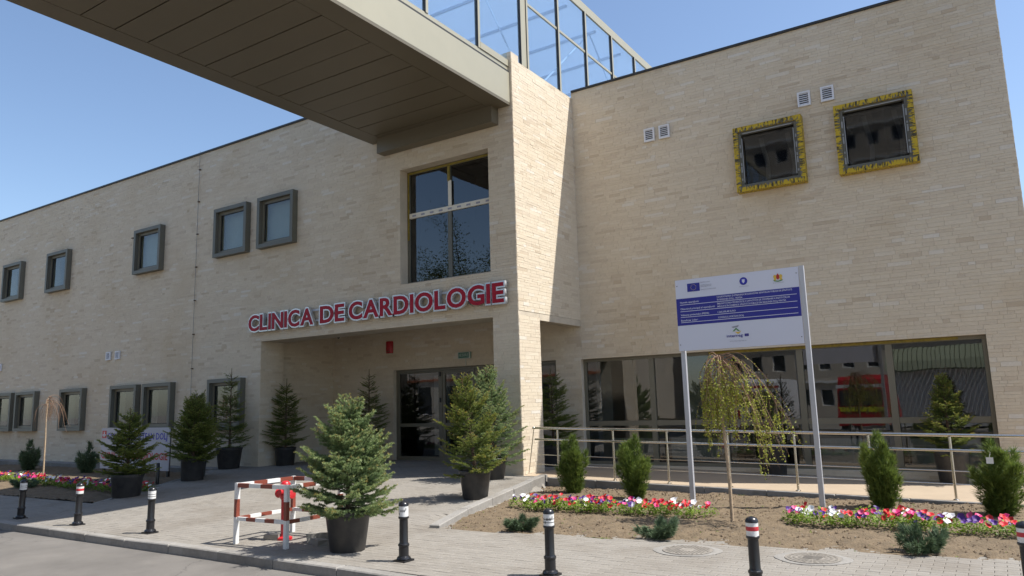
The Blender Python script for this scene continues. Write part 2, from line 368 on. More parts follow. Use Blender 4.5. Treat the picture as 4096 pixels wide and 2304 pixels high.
kerbrun([(xk(8.17), 8.17), (xk(13.0), 13.0)], .15, lambda x, y: hz(x-.2, y)+.045, lambda x, y: -.05, 'entrance_kerb', 'sloping concrete kerb between entrance paving and flower bed', .95, 5, side=1)
kerbrun([(-7.62, 12.88), (4, 12.88)], .10, lambda x, y: plat(x)+.004, lambda x, y: -.05, 'ramp_kerb', 'straight concrete kerb below the steel railing', 1.05, 6, side=1)
kerbrun([(-36, 12.5), (-17.75, 12.5)], .09, lambda x, y: .165, lambda x, y: -.05, 'wall_walk_kerb', 'concrete kerb along the foot of the left facade', .6, 7, side=1)
kerbrun([(-14.4, 7.7), (-17.3, 12.45)], .08, lambda x, y: hz(x+.25, y)+.004, lambda x, y: -.05, 'apron_kerb', 'flush concrete edging between left flower bed and entrance paving', .95, 8, side=1)
struct(MB().box(-36, -17.72, 12.595, 12.99, .02, .155), 'wall_walkway', 'concrete')
# ramp platform in front of the right wing
struct(MB().add([(-8.3, 12.985, plat(-8.3)), (4, 12.985, plat(4)), (4, 15.9, plat(4)), (-8.3, 15.9, plat(-8.3)), (-8.3, 12.985, -.05), (4, 12.985, -.05), (4, 15.9, -.05), (-8.3, 15.9, -.05)],
     [(0, 1, 2, 3), (4, 5, 1, 0), (5, 6, 2, 1), (7, 4, 0, 3)]), 'ramp_platform', 'peach')
# ------------------------------------------------------------------ soil beds
def fbm(x, y, s=1.0):
    from mathutils import noise
    return noise.fractal(Vector((x*s, y*s, 3.1)), 1.0, 2.1, 5)
def bed(name, inside, x0, x1, y0, y1, step, base):
    nx = int((x1-x0)/step)+1; ny = int((y1-y0)/step)+1; g = MB(); idx = {}
    for j in range(ny):
        for i in range(nx):
            x = x0+i*step; y = y0+j*step; idx[i, j] = len(g.V)
            g.V.append((x, y, base(x, y)+.026*fbm(x, y, 1.3)+.02*fbm(x, y, 8)+.012*fbm(x, y, 21)))
    for j in range(ny-1):
        for i in range(nx-1):
            x = x0+(i+.5)*step; y = y0+(j+.5)*step
            if inside(x, y): g.F.append((idx[i, j], idx[i+1, j], idx[i+1, j+1], idx[i, j+1]))
    g.T = [.5]*len(g.F); g.M = [0]*len(g.F); return struct(g, name, 'soil', 60)
RB = lambda x, y: x > xk(max(y, 8.17))-.03 and y > bedfront(x)+.02*math.sin(x*7)+.02*math.sin(x*17+1) and y < 12.9 and x < 4
LB = lambda x, y: x < xl(y)+.0 and y > 7.72+.015*math.sin(x*6) and y < 12.53
bed('flower_bed_soil', RB, -7.8, 4, 8.0, 12.96, .045, lambda x, y: -.012+.05*sstep(0, 1.1, y-bedfront(x))-.012*sstep(11.5, 12.5, y))
bed('left_bed_soil', LB, -34, -14.2, 7.6, 12.6, .07, lambda x, y: .02+.03*sstep(7.8, 9.0, y))
def soilz(x, y): return -.012+.05*sstep(0, 1.1, y-bedfront(x))+.022*fbm(x, y, 1.3)
def lumps(name, inside, box, n, r0, r1, matname, seed, soil=.03):
    rk = random.Random(seed); g = MB(); c = 0
    while c < n:
        x = rk.uniform(box[0], box[1]); y = rk.uniform(box[2], box[3])
        if not inside(x, y): continue
        c += 1; r = r0+(r1-r0)*rk.random()**3; z = soilz(x, y)
        vs = [Vector(v)*r*rk.uniform(.6, 1.25) for v in ((1, 0, 0), (-1, 0, 0), (0, 1, 0), (0, -1, 0), (0, 0, .8), (0, 0, -.6))]
        a = rk.random()*6.3; ca, sa = math.cos(a), math.sin(a)
        g.add([(x+v.x*ca-v.y*sa, y+v.x*sa+v.y*ca, z+v.z) for v in vs], [(0, 2, 4), (2, 1, 4), (1, 3, 4), (3, 0, 4), (2, 0, 5), (1, 2, 5), (3, 1, 5), (0, 3, 5)])
    return tag(g.build(name, matname), name.replace('_', ' ')+' scattered over the flower bed', 'soil', None, 'stuff')
lumps('soil_clods', lambda x, y: RB(x, y-.06) and RB(x-.05, y), (-7.7, 1.5, 8.1, 12.8), 9000, .004, .026, 'clod', 4)
lumps('gravel_bits', lambda x, y: RB(x, y-.06) and RB(x-.05, y), (-7.7, 1.5, 8.1, 12.8), 900, .004, .014, 'pebble', 5)
# ------------------------------------------------------------------ clinic building
clinic = thing('clinic_building', 'two-storey clinic clad in cream split stone with deep entrance', 'building', (-8.25, 13, 0))
def subtract(r, holes):
    out = [r]
    for a0, a1, b0, b1 in holes:
        nxt = []
        for u0, u1, v0, v1 in out:
            if a1 <= u0 or a0 >= u1 or b1 <= v0 or b0 >= v1: nxt.append((u0, u1, v0, v1)); continue
            if u0 < a0: nxt.append((u0, a0, v0, v1))
            if a1 < u1: nxt.append((a1, u1, v0, v1))
            m0, m1 = max(u0, a0), min(u1, a1)
            if v0 < b0: nxt.append((m0, m1, v0, b0))
            if b1 < v1: nxt.append((m0, m1, b1, v1))
        out = nxt
    return out
WIN_UP = [(-31.66, -30.2), (-28.27, -26.81), (-22.66, -21.2), (-18.53, -17.07), (-16.6, -15.14)]
WIN_LO = [(-33.2, -31.74), (-31.63, -30.17), (-29.89, -28.43), (-26.72, -25.26), (-23.57, -22.11), (-21.77, -20.31), (-18.56, -17.1)]
WIN_LO = [(-31.66, -30.2)]+WIN_LO[2:]
ZU, ZL = (6.04, 7.47), (1.17, 2.56)
I = .1
holesL = [(a+I, b-I, ZU[0]+I, ZU[1]-I) for a, b in WIN_UP]+[(a+I, b-I, ZL[0]+I, ZL[1]-I) for a, b in WIN_LO]
BIGW = (-11.52, -8.93, 4.5, 7.3); NICHE = (-16.5, -8.9, -1, 3.5)
holesL += [BIGW, NICHE]
YEL = [(-4.23, -2.81, 6.01, 7.45), (-2.18, -.76, 6.01, 7.45)]
SHOP = (-8.29, -.06, .2, 2.66); DOOR = (-14.28, -8.98, .19, 2.68)
holesW = [(a+.11, b-.11, c+.11, d-.11) for a, b, c, d in YEL]+[SHOP, DOOR, (-40, -8.26, 3.9, 20)]
def cells(u0, u1, v0, v1, holes):
    us = sorted({u0, u1, *[min(max(h[k], u0), u1) for h in holes for k in (0, 1)]}); vs = sorted({v0, v1, *[min(max(h[k], v0), v1) for h in holes for k in (2, 3)]})
    for a, b in zip(us[:-1], us[1:]):
        run = None
        for c, d in zip(vs[:-1], vs[1:]):
            cu, cv = (a+b)/2, (c+d)/2
            if any(h[0] < cu < h[1] and h[2] < cv < h[3] for h in holes):
                if run: yield (a, b, *run)
                run = None
            else: run = (run[0], d) if run else (c, d)
        if run: yield (a, b, *run)
def backing(u0, u1, v0, v1, holes, fn):
    mb = MB()
    for c in cells(u0, u1, v0, v1, holes): mb.box(*fn(*c))
    return mb.build('wall', 'render', clinic)
STN = []
def stones(wall, u0, u1, v0, v1, holes, to3, seed, stainf=None):
    rk = random.Random(seed); v = v0
    while v < v1-.01:
        h = rk.choice((.050, .058, .064, .070, .078, .086)); h = min(h, v1-v)
        u = u0-rk.uniform(0, .25); base = rk.gauss(.5, .04)
        while u < u1:
            w = rk.choice((.12, .18, .22, .26, .30, .34, .40, .48))*rk.uniform(.9, 1.1)
            t = rk.gauss(base, .13); x = rk.random()
            if x < .05: t = rk.uniform(0, .12)
            elif x > .93: t = rk.uniform(.86, 1)
            t -= stainf(u+w/2, v) if stainf else 0
            d = .005+.004*rk.random()**2; gp = .0005
            a, b = max(u, u0), min(u+w, u1)
            if b-a > .012:
                for r in subtract((a+gp, b-gp, v+gp, v+h-gp), holes):
                    if r[1]-r[0] > .012 and r[3]-r[2] > .01: STN.append((wall, to3, r, d, min(1, max(0, t)), rk.uniform(-.0012, .0012)))
            u += w
        v += h
toF = lambda yf: (lambda u, v, d: (u, yf-d, v))
toX = lambda xf, s=1: (lambda u, v, d: (xf+d*s, u, v))
wl = backing(-36, -8.25, -.1, 9.4, holesL+[(-8.9, -8.25, -1, 3.5), (-40, -35.99, 0, 0)], lambda a, b, c, d: (a, b, 13.0, 13.3, c, d))
def runoff(u, v):
    """weather marks: rain run-off below the sills and damp yellowing beside the tall window"""
    k = 0
    for a, b in WIN_UP:
        if a-.05 < u < b+.05 and 5.0 < v < 6.04: k = max(k, .30*(v-5.0)/1.04*(.5+.5*math.sin(u*9)**2))
    for a, b in WIN_LO:
        if a-.05 < u < b+.05 and .5 < v < 1.17: k = max(k, .32*(v-.5)/.67*(.5+.5*math.sin(u*8)**2))
    k += .30*math.exp(-((u+12.6)/1.3)**2-((v-4.7)/1.3)**2)*(.6+.4*math.sin(u*5+v*4))+.16*sstep(8.9, 9.4, v)*(.5+.5*math.sin(u*3.3)*math.sin(u*1.1))
    return k
stones(wl, -34, -8.25, 0, 9.4, holesL, toF(13.0), 11, runoff)
# pier at the right of the entrance, with the jamb on the left
wp = MB().box(-8.898, -8.25, 13.0, 13.86, -.1, 3.5).build('pier', 'render', clinic)
stones(wp, 13.0, 13.86, .15, 3.5, [], toX(-8.25), 12)
stones(wp, 13.0, 13.86, .15, 3.5, [], lambda u, v, d: (-8.898-d, u, v), 13)
MB().box(-8.898, -8.25, 13.302, 13.858, 3.502, 3.6).build('pier_head', 'render', clinic)
wj = MB().box(-16.9, -16.5, 13.302, 13.75, -.1, 3.5).build('jamb', 'render', clinic)
stones(wj, 13.0, 13.75, .15, 3.5, [], toX(-16.5), 14)
MB().box(-16.9, -8.9, 13.302, 13.75, 3.502, 3.9).build('lintel', 'render', clinic)
wn = MB().box(-17.1, -16.7, 13.752, 15.8, -.1, 3.9).build('niche_wall', 'render', clinic)
stones(wn, 13.75, 15.8, .15, 3.9, [], toX(-16.7), 15)
MB().box(-17.1, -8.552, 13.3, 15.8, 3.902, 4.1).build('niche_ceiling', 'render', clinic)
MB().box(-8.548, -8.25, 13.862, 15.798, 3.45, 3.598).build('overhang_soffit', 'render', clinic)
ws = MB().box(-8.55, -8.25, 13.302, 15.8, 3.602, 9.25).build('wall', 'render', clinic)
stones(ws, 13.0, 15.8, 3.6, 9.25, [(12, 13.0, 0, 3)], toX(-8.25), 16)
ww = backing(-17.1, .75, -.1, 9.4, holesW, lambda a, b, c, d: (a, b, 15.8, 16.1, c, d))
stones(ww, -16.7, -8.25, .15, 3.9, holesW, toF(15.8), 17)
stones(ww, -8.25, .75, .02, 9.4, holesW, toF(15.8), 18)
we = MB().box(.45, .75, 16.102, 26, -.1, 9.4).build('wall', 'render', clinic)
stones(we, 15.8, 20, 0, 9.4, [], toX(.75), 19)
C3 = np.array(EYE); RM = np.array([_r2[:], _u2[:], _f[:]])
def pxarea(s):
    wall, to3, r, d, t, tl = s
    P = np.array([to3(u, v, 0) for u, v in ((r[0], r[2]), (r[1], r[2]), (r[1], r[3]), (r[0], r[3]))])-C3
    Q = P@RM.T
    if Q[:, 2].min() < 1: return 0
    x = Q[:, 0]/Q[:, 2]; y = Q[:, 1]/Q[:, 2]
    if abs(x.mean()) > .69 or abs(y.mean()) > .385: return 0
    return abs(sum(x[i]*y[(i+1) % 4]-x[(i+1) % 4]*y[i] for i in range(4)))/2
def stone_into(mb, s):
    wall, to3, r, d, t, tl = s; e = .0018; u0, u1, v0, v1 = r
    vs = [to3(u, v, -.004) for u, v in ((u0, v0), (u1, v0), (u1, v1), (u0, v1))]
    ft = [to3(u, v, d+q) for u, v, q in ((u0+e, v0+e*.6, tl), (u1-e, v0+e*.6, -tl), (u1-e, v1-e*.6, tl), (u0+e, v1-e*.6, -tl))]
    mb.add(vs+ft, [(4, 5, 6, 7)]+[(k, (k+1) % 4, (k+1) % 4+4, k+4) for k in range(4)], t)
order = sorted(range(len(STN)), key=lambda i: -pxarea(STN[i]))
top = set(order[:300])
groups = {}
for i, s in enumerate(STN):
    if i in top:
        mb = MB(); stone_into(mb, s); mb.build('stone', 'stone', s[0])
    else: stone_into(groups.setdefault(s[0].name, (s[0], MB()))[1], s)
for w, mb in groups.values(): tag(mb.build('stone_cladding', 'stone', w), kind='stuff')
# parapet caps, roof, floors, hidden walls
MB().box(-36, -12.42, 12.95, 13.36, 9.402, 9.45).build('parapet_cap', 'cap', clinic)
MB().box(-8.24, .80, 15.75, 16.16, 9.402, 9.45).build('parapet_cap', 'cap', clinic)
MB().box(.44, .80, 16.162, 26, 9.402, 9.45).build('parapet_cap', 'cap', clinic)
MB().box(-36, -8.552, 13.302, 26, 9.0, 9.2).box(-8.55, .448, 16.102, 26, 9.0, 9.2).build('roof', 'concrete', clinic)
MB().box(-36, .448, 26.0, 26.3, -.1, 9.4).box(-36.3, -36.0, 13, 26.3, -.1, 9.4).build('rear_wall', 'render', clinic)
MB().box(-35.9, -17.102, 13.302, 25.9, 4.2, 4.4).box(-17.1, .448, 16.102, 25.9, 4.2, 4.4).build('upper_floor', 'roomwall', clinic)
MB().box(-35.9, -17.102, 13.302, 25.9, .1, .16).box(-17.1, .448, 16.102, 25.9, .1, .16).build('ground_floor', 'roomfloor', clinic)
# rooms behind the panes
MB().box(-35.9, -17.102, 18, 18.1, .17, 4.19).box(-35.9, .44, 19, 19.1, 4.41, 8.99).box(-25, -24.9, 13.31, 17.98, .17, 4.19).box(-19.9, -19.8, 13.31, 17.98, .17, 4.19).box(-13.6, -13.5, 16.11, 18.9, 4.41, 8.99).box(-1.9+.3, -1.55, 16.11, 18.9, 4.41, 8.99).build('partition', 'roomdark', clinic)
MB().box(-17.0, .44, 20, 20.1, .17, 4.19).box(-8.9, -8.8, 16.12, 19.98, .17, 4.19).build('partition', 'roomwall', clinic)
for x0, x1, y in ((-8.15, -7.75, 16.3), (-5.95, -5.2, 16.6), (-5.2, -4.9, 16.4)): MB().box(x0, x1, y, y+.04, .17, 3.2).build('curtain', 'curtain', clinic)
for x0, x1 in ((-7.8, -6.75), (-6.3, -5.1), (-3.1, -1.9), (-1.5, -.35)):
    r = MB().box(x0, x1, 16.22, 16.3, .3, .78)
    for k in range(12): xx = x0+(k+.5)*(x1-x0)/12; r.box(xx-.028, xx+.028, 16.205, 16.22, .32, .76)
    r.build('radiator', 'white', clinic)
# left wing windows with projecting grey surrounds
def framebars(mb, x0, x1, y0, y1, z0, z1, w, mi=0):
    mb.box(x0, x1, y0, y1, z1-w, z1, mi=mi); mb.box(x0, x1, y0, y1, z0, z0+w, mi=mi)
    mb.box(x0, x0+w, y0, y1, z0+w, z1-w, mi=mi); mb.box(x1-w, x1, y0, y1, z0+w, z1-w, mi=mi); return mb
def boxwindow(x0, x1, z0, z1, blind):
    w = framebars(MB(), x0, x1, 12.82, 13.02, z0, z1, .105).build('window', 'greymetal', clinic)
    framebars(MB(), x0+.107, x1-.107, 12.93, 13.01, z0+.107, z1-.107, .075).build('casement', 'olivemetal', w)
    framebars(MB(), x0+.183, x1-.183, 12.955, 12.985, z0+.183, z1-.183, .018).build('gasket', 'dark', w)
    MB().box(x0+.2, x1-.2, 12.964, 12.974, z0+.2, z1-.2).build('pane', 'glass', w)
    if blind: MB().box(x0+.15, x1-.15, 13.12, 13.14, z0+.15, z1-.14).build('blind', 'curtain', w)
for k, (a, b) in enumerate(WIN_UP): boxwindow(a, b, *ZU, k in (2, 3, 4))
for k, (a, b) in enumerate(WIN_LO): boxwindow(a, b, *ZL, False)
# tall window over the entrance, still wearing its protective tape
bw = framebars(MB(), BIGW[0]+.002, BIGW[1]-.002, 13.26, 13.34, BIGW[2]+.002, BIGW[3]-.002, .075).build('window', 'greymetal', clinic)
MB().box(-11.445, -8.99, 13.245, 13.258, 7.225, 7.28).box(-11.50, -11.45, 13.245, 13.258, 5.6, 7.28).box(-10.27, -10.2, 13.235, 13.256, 6.85, 7.22).build('tape', 'tapedull', bw)
MB().box(-11.445, -9.0, 13.25, 13.33, 6.13, 6.25).build('transom', 'ivory', bw)
MB().box(-10.29, -10.18, 13.265, 13.335, 4.575, 6.128).box(-10.27, -10.2, 13.262, 13.335, 6.252, 7.224).build('mullion', 'greymetal', bw)
MB().box(-10.25, -10.16, 13.235, 13.258, 6.252, 6.86).build('mullion_tape', 'ivory', bw)
for k in range(9): MB().box(-11.35+k*.27, -11.24+k*.27, 13.243, 13.249, 6.165, 6.205).build('tape_print', 'grayp', bw)
for x0, x1 in ((-11.44, -10.295), (-10.175, -9.01)):
    for z0, z1 in ((4.58, 6.125), (6.255, 7.22)): MB().box(x0, x1, 13.29, 13.30, z0, z1).build('pane', 'glasstint', bw)
lm = MB().lathe([(.07, 0), (.09, .02), (.09, .16), (.075, .18)], (-9.6, 14.6, 8.8), 16).build('ceiling_lamp', 'white', clinic, 40)
# right wing upper windows: yellow membrane surrounds
for (x0, x1, z0, z1) in YEL:
    w = MB().box(x0, x1, 15.6, 15.86, z1-.10, z1).box(x0, x1, 15.6, 15.86, z0, z0+.10).box(x0, x0+.10, 15.6, 15.86, z0+.10, z1-.10, mi=1).box(x1-.10, x1, 15.6, 15.86, z0+.10, z1-.10, mi=1).build('window', ['tape', 'tapeside'], clinic); w['label'] = 'window ringed with ragged yellow sealing membrane'
    te = MB(); rt = random.Random(int(x0*100))
    for side in range(4):
        L_ = (x1-x0) if side < 2 else (z1-z0); p = .08
        while p < L_-.08:
            ww_ = rt.uniform(.02, .06); ln = rt.uniform(.015, .085); yy = 15.594+rt.uniform(-.004, .003); sk = rt.uniform(-.02, .02)
            a_, b2_ = p, min(p+ww_, L_-.06)
            if side == 0: vs = [(x0+a_, yy, z1-.102), (x0+b2_, yy, z1-.102), (x0+(a_+b2_)/2+sk, yy-.004, z1-.102+ln)]
            elif side == 1: vs = [(x0+a_, yy, z0+.102), (x0+b2_, yy, z0+.102), (x0+(a_+b2_)/2+sk, yy-.004, z0+.102-ln)]
            elif side == 2: vs = [(x0+.102, yy, z0+a_), (x0+.102, yy, z0+b2_), (x0+.102-ln, yy-.004, z0+(a_+b2_)/2+sk)]
            else: vs = [(x1-.102, yy, z0+a_), (x1-.102, yy, z0+b2_), (x1-.102+ln, yy-.004, z0+(a_+b2_)/2+sk)]
            te.add(vs, [(0, 1, 2)]); p += ww_*rt.uniform(.9, 2.2)
    tag(te.build('torn_edge', 'greymetal', w), kind='stuff')
    framebars(MB(), x0+.101, x1-.101, 15.64, 15.8, z0+.101, z1-.101, .055).build('casement', 'greymetal', w)
    q = MB()
    for s, xx in ((1, x0+.135), (-1, x1-.135)):
        for k in range(5): zz = z0+.22+k*.19+.03*math.sin(k*5+x0); q.box(xx-.016, xx+.014, 15.63, 15.638, zz, zz+.09+.05*math.sin(k*3+x0*2))
        q.box(xx+s*.04-.008, xx+s*.04+.008, 15.63, 15.638, z0+.2, z1-.25)
    q.box(x0+.2, x1-.2, 15.63, 15.638, z1-.16, z1-.14); q.build('tape_strip', 'stripgrey', w)
    MB().box(x0+.188, x1-.188, 15.73, 15.74, z0+.15, z1-.15).build('pane', 'filmglass', w)
    for xx in (x0+.55, x1-.32):
        cu = MB(); pts = [(xx+.05*math.sin(k*.5), 15.98, z0+.15+k*.12) for k in range(10)]
        for k in range(9): cu.bar(pts[k], pts[k+1], .09, .02, (0, 1, 0))
        cu.build('curtain_fold', 'curtain', w)
# ventilation grilles
def vent(x, y, z, w, h):
    v = framebars(MB(), x, x+w, y-.05, y-.005, z-h, z, .035).build('vent', 'ventw', clinic)
    MB().box(x+.034, x+w-.034, y-.026, y-.015, z-h+.034, z-.034).build('vent_back', 'ventd', v)
    for k in range(6):
        zz = z-h+.05+k*(h-.1)/5
        MB().add([(x+.034, y-.045, zz-.008), (x+w-.034, y-.045, zz-.008), (x+w-.034, y-.03, zz+.012), (x+.034, y-.03, zz+.012), (x+.034, y-.041, zz-.012), (x+w-.034, y-.041, zz-.012), (x+w-.034, y-.027, zz+.008), (x+.034, y-.027, zz+.008)],
                 [(0, 1, 2, 3), (7, 6, 5, 4), (0, 4, 5, 1), (3, 2, 6, 7)]).build('louvre', 'ventw', v)
for x in (-6.34, -5.97, -2.87, -2.41): vent(x, 15.79, 7.975, .255, .32)
for x in (-24.15, -23.61, -31.72): vent(x, 12.99, 3.675, .26, .265)
# shop window of the right wing
sw = framebars(MB(), SHOP[0]+.002, SHOP[1]-.002, 15.92, 16.02, SHOP[2]+.002, SHOP[3]-.002, .07).build('shop_window', 'olivemetal', clinic)
MX = [-8.215, -6.555, -4.94, -3.32, -1.67, -.135]
for x in MX[1:-1]: MB().box(x-.06, x+.06, 15.915, 16.02, .275, 2.585).build('mullion', 'olivemetal', sw)
for a, b in zip(MX[:-1], MX[1:]):
    a2 = a+(.062 if a != MX[0] else 0); b2 = b-(.062 if b != MX[-1] else 0)
    MB().box(a2, b2, 15.925, 16.01, 1.085, 1.195).build('transom', 'olivemetal', sw)
    for z0, z1 in ((.275, 1.083), (1.197, 2.585)): MB().box(a2+.002, b2-.002, 15.96, 15.97, z0, z1).build('pane', 'glasstint', sw)
q = MB(); q.box(-5.2, -.5, 15.905, 15.918, 2.6, 2.655); q.build('tape', 'tapedull', sw)
# entrance doors
dr = framebars(MB(), DOOR[0]+.002, DOOR[1]-.002, 15.92, 16.02, DOOR[2]+.005, DOOR[3]-.002, .07).build('entrance_glazing', 'olivemetal', clinic)
DX = [-14.205, -12.68, -11.58, -10.3, -9.055]
for x in DX[1:-1]: MB().box(x-.05, x+.05, 15.915, 16.02, .27, 2.605).build('mullion', 'olivemetal', dr)
for k, (a, b) in enumerate(zip(DX[:-1], DX[1:])):
    a2 = a+(.052 if k else 0); b2 = b-(.052 if k < 3 else 0)
    lf = framebars(MB(), a2+.002, b2-.002, 15.93, 16.0, .27, 2.6, .085 if k in (1, 2) else .03).build('door_leaf' if k in (1, 2) else 'side_light', 'olivemetal', dr)
    w_ = .085 if k in (1, 2) else .03
    MB().box(a2+w_+.002, b2-w_-.002, 15.935, 15.995, 1.10, 1.19).build('door_rail', 'olivemetal', dr)
    for z0, z1 in ((.275+w_, 1.098), (1.192, 2.595-w_)): MB().box(a2+w_, b2-w_, 15.96, 15.97, z0, z1).build('pane', 'glasstint', dr)
    if k in (1, 2): MB().tube([(b2-.05 if k == 1 else a2+.05, 15.87, 1.25), (b2-.05 if k == 1 else a2+.05, 15.87, 1.75)], .014, 8).build('door_handle', 'dark', dr)
for z in (2.45, 1.75, .6): MB().box(-12.7, -12.66, 15.89, 15.914, z, z+.12).build('hinge', 'dark', dr)
MB().box(-13.3, -12.75, 16.4, 16.44, .3, 2.5).build('inner_panel', 'white', clinic)
# lightning conductor on the left facade
lc = MB().tube([(-19.5, 12.955, 9.5), (-19.5, 12.955, .3)], .006, 6).build('lightning_conductor', 'wire', clinic)
for k in range(8): MB().box(-19.53, -19.47, 12.945, 12.99, 1.9+k*1.0, 1.93+k*1.0).build('clip', 'bark', lc)
MB().box(-22.95, -22.8, 12.9, 12.985, 7.28, 7.30).build('wall_stub', 'bark', clinic)
# red alarm box, exit sign and camera in the entrance
al = thing('alarm_siren', 'red alarm siren box on the entrance back wall', 'alarm', (-14.4, 15.78, 3.17))
a_ = MB().lathe([(.12, 0), (.13, .02), (.13, .32), (.12, .34)], (-14.4, 15.78, 3.17), 20); a_.V = [(x, 15.778-(15.778-y)*.6 if y < 15.778 else 15.778, z) for x, y, z in a_.V]
a_.build('siren_body', 'alarmred', al, 40); MB().box(-14.46, -14.34, 15.69, 15.7, 3.2, 3.24).build('sounder_grille', 'brownpaint', al)
ex = thing('exit_sign', 'green illuminated-type exit sign above the glass doors', 'sign', (-11.72, 15.78, 2.88))
MB().box(-11.9, -11.53, 15.70, 15.778, 2.875, 3.04).build('sign_box', 'exitg', ex)
framebars(MB(), -11.905, -11.525, 15.69, 15.74, 2.87, 3.045, .016).build('sign_rim', 'exitw', ex)
me, co = textmesh('IESIRE', .11); wdt = co[:, 0].max()
me = place_text(me, co, lambda c: np.stack([c[:, 0]/wdt*.30-.15+.005, np.full(len(c), 15.697-15.78), c[:, 1]+.045], 1), 'exitw'); link('sign_text', me, ex)
MB().tube([(-11.7, 15.77, 2.87), (-11.7, 15.77, 2.69)], .008, 6).build('cable', 'exitw', ex)
sc_ = thing('security_camera', 'small beige security camera under the entrance lintel', 'camera', (-14.75, 14.2, 3.6))
MB().tube([(-14.75, 14.2, 3.9), (-14.75, 14.2, 3.72)], .025, 10).build('bracket', 'ivory', sc_, 40)
MB().tube([(-14.82, 14.3, 3.74), (-14.62, 14.02, 3.55)], [.05, .055], 12).build('housing', 'ivory', sc_, 40)
MB().tube([(-14.622, 14.022, 3.552), (-14.60, 13.99, 3.53)], .035, 10).build('lens', 'dark', sc_, 40)
# ------------------------------------------------------------------ glazed bridge
br = thing('skybridge', 'champagne metal and glass footbridge crossing overhead to the clinic roof', 'bridge', (-10.35, 13, 8.14))
Y0, BX0, BX1 = -16.0, -12.4, -8.3
k = 0; y = 12.548
while y > Y0:
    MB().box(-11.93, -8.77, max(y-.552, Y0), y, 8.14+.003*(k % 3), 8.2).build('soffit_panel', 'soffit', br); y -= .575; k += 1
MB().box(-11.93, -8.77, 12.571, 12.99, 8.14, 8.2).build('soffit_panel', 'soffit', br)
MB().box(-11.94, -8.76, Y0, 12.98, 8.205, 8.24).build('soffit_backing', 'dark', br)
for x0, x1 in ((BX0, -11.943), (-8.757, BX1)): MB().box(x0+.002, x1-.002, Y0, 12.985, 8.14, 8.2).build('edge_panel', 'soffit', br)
for x0, x1 in ((BX0, BX0+.06), (BX1-.06, BX1)): MB().box(x0, x1, Y0, 12.985, 8.202, 8.9).build('fascia', 'champagne', br)
MB().box(-12.02, -8.62, 12.72, 12.98, 7.76, 8.138).build('bearing_beam', 'soffit', br)
MB().box(BX0+.03, BX1-.03, Y0, 26, 8.86, 8.94).build('deck', 'decklight', br)
MYS = [13.6-.0-1.715*k for k in range(17) if 13.6-1.715*k > Y0]
MUL = [13.86, 15.4, 16.95, 18.62, 20.28, 21.95, 23.6, 25.3]+MYS
MB().box(BX1-.085, BX1-.03, Y0, 26, 12.18, 12.42).box(BX0+.03, BX0+.085, Y0, 26, 12.18, 12.42).build('roof_fascia', 'champagne', br)
MB().box(BX0+.09, BX1-.09, Y0, 26, 12.3, 12.4).build('roof', 'rooflight', br)
for sx, xf in ((1, BX1-.06), (-1, BX0+.06)):
    MB().box(xf-.03, xf+.03, Y0, 13.6, 8.945, 9.05).box(xf-.03, xf+.03, 13.6, 26, 9.22, 9.34).build('bottom_rail', 'champagne', br)
    MB().box(xf-.02, xf+.02, 13.87, 26, 10.97, 11.03).build('mid_rail', 'champagne', br)
    for y in MUL:
        m_ = MB().box(xf-.04, xf+.045, y-.035, y+.035, 9.052 if y < 13.5 else 9.3, 12.178).build('mullion', 'champagne', br)
        MB().box(xf-.03, xf+.046, y-.052, y-.036, 9.055 if y < 13.5 else 9.3, 12.17).build('mullion_gasket', 'dark', m_)
    ys = sorted(MUL)
    for a, b in zip(ys[:-1], ys[1:]):
        if b-a < .5: MB().box(xf-.03, xf+.03, a+.037, b-.053, 9.3, 12.178).build('corner_post', 'champagne', br); continue
        zb = 9.054 if b < 13.7 else 9.342
        MB().box(xf-.005, xf+.005, a+.036, b-.053, zb, 12.178).build('pane', 'skyglass', br)
MB().box(BX1-.07, BX1-.01, 11.92, 13.02, 9.053, 9.2).build('spandrel', 'champagne', br)
MB().box(BX1-.05, BX1-.002, Y0, 12.98, 8.902, 8.943).build('shadow_gap', 'dark', br)
for xx in (BX1-.5, BX0+.5):
    for k in range(12):
        a = 25-k*3.43; b = a-3.43
        MB().tube([(xx, a, 9.1), (xx, b, 12.2)] if k % 2 else [(xx, a, 12.2), (xx, b, 9.1)], .022, 8).build('brace', 'rooflight', br, 40)
for k in range(24):
    y = 25-k*1.715; MB().bar((BX0+.3, y, 12.2), (BX1-.3, y, 12.2), .05, .08).build('roof_beam', 'rooflight', br)
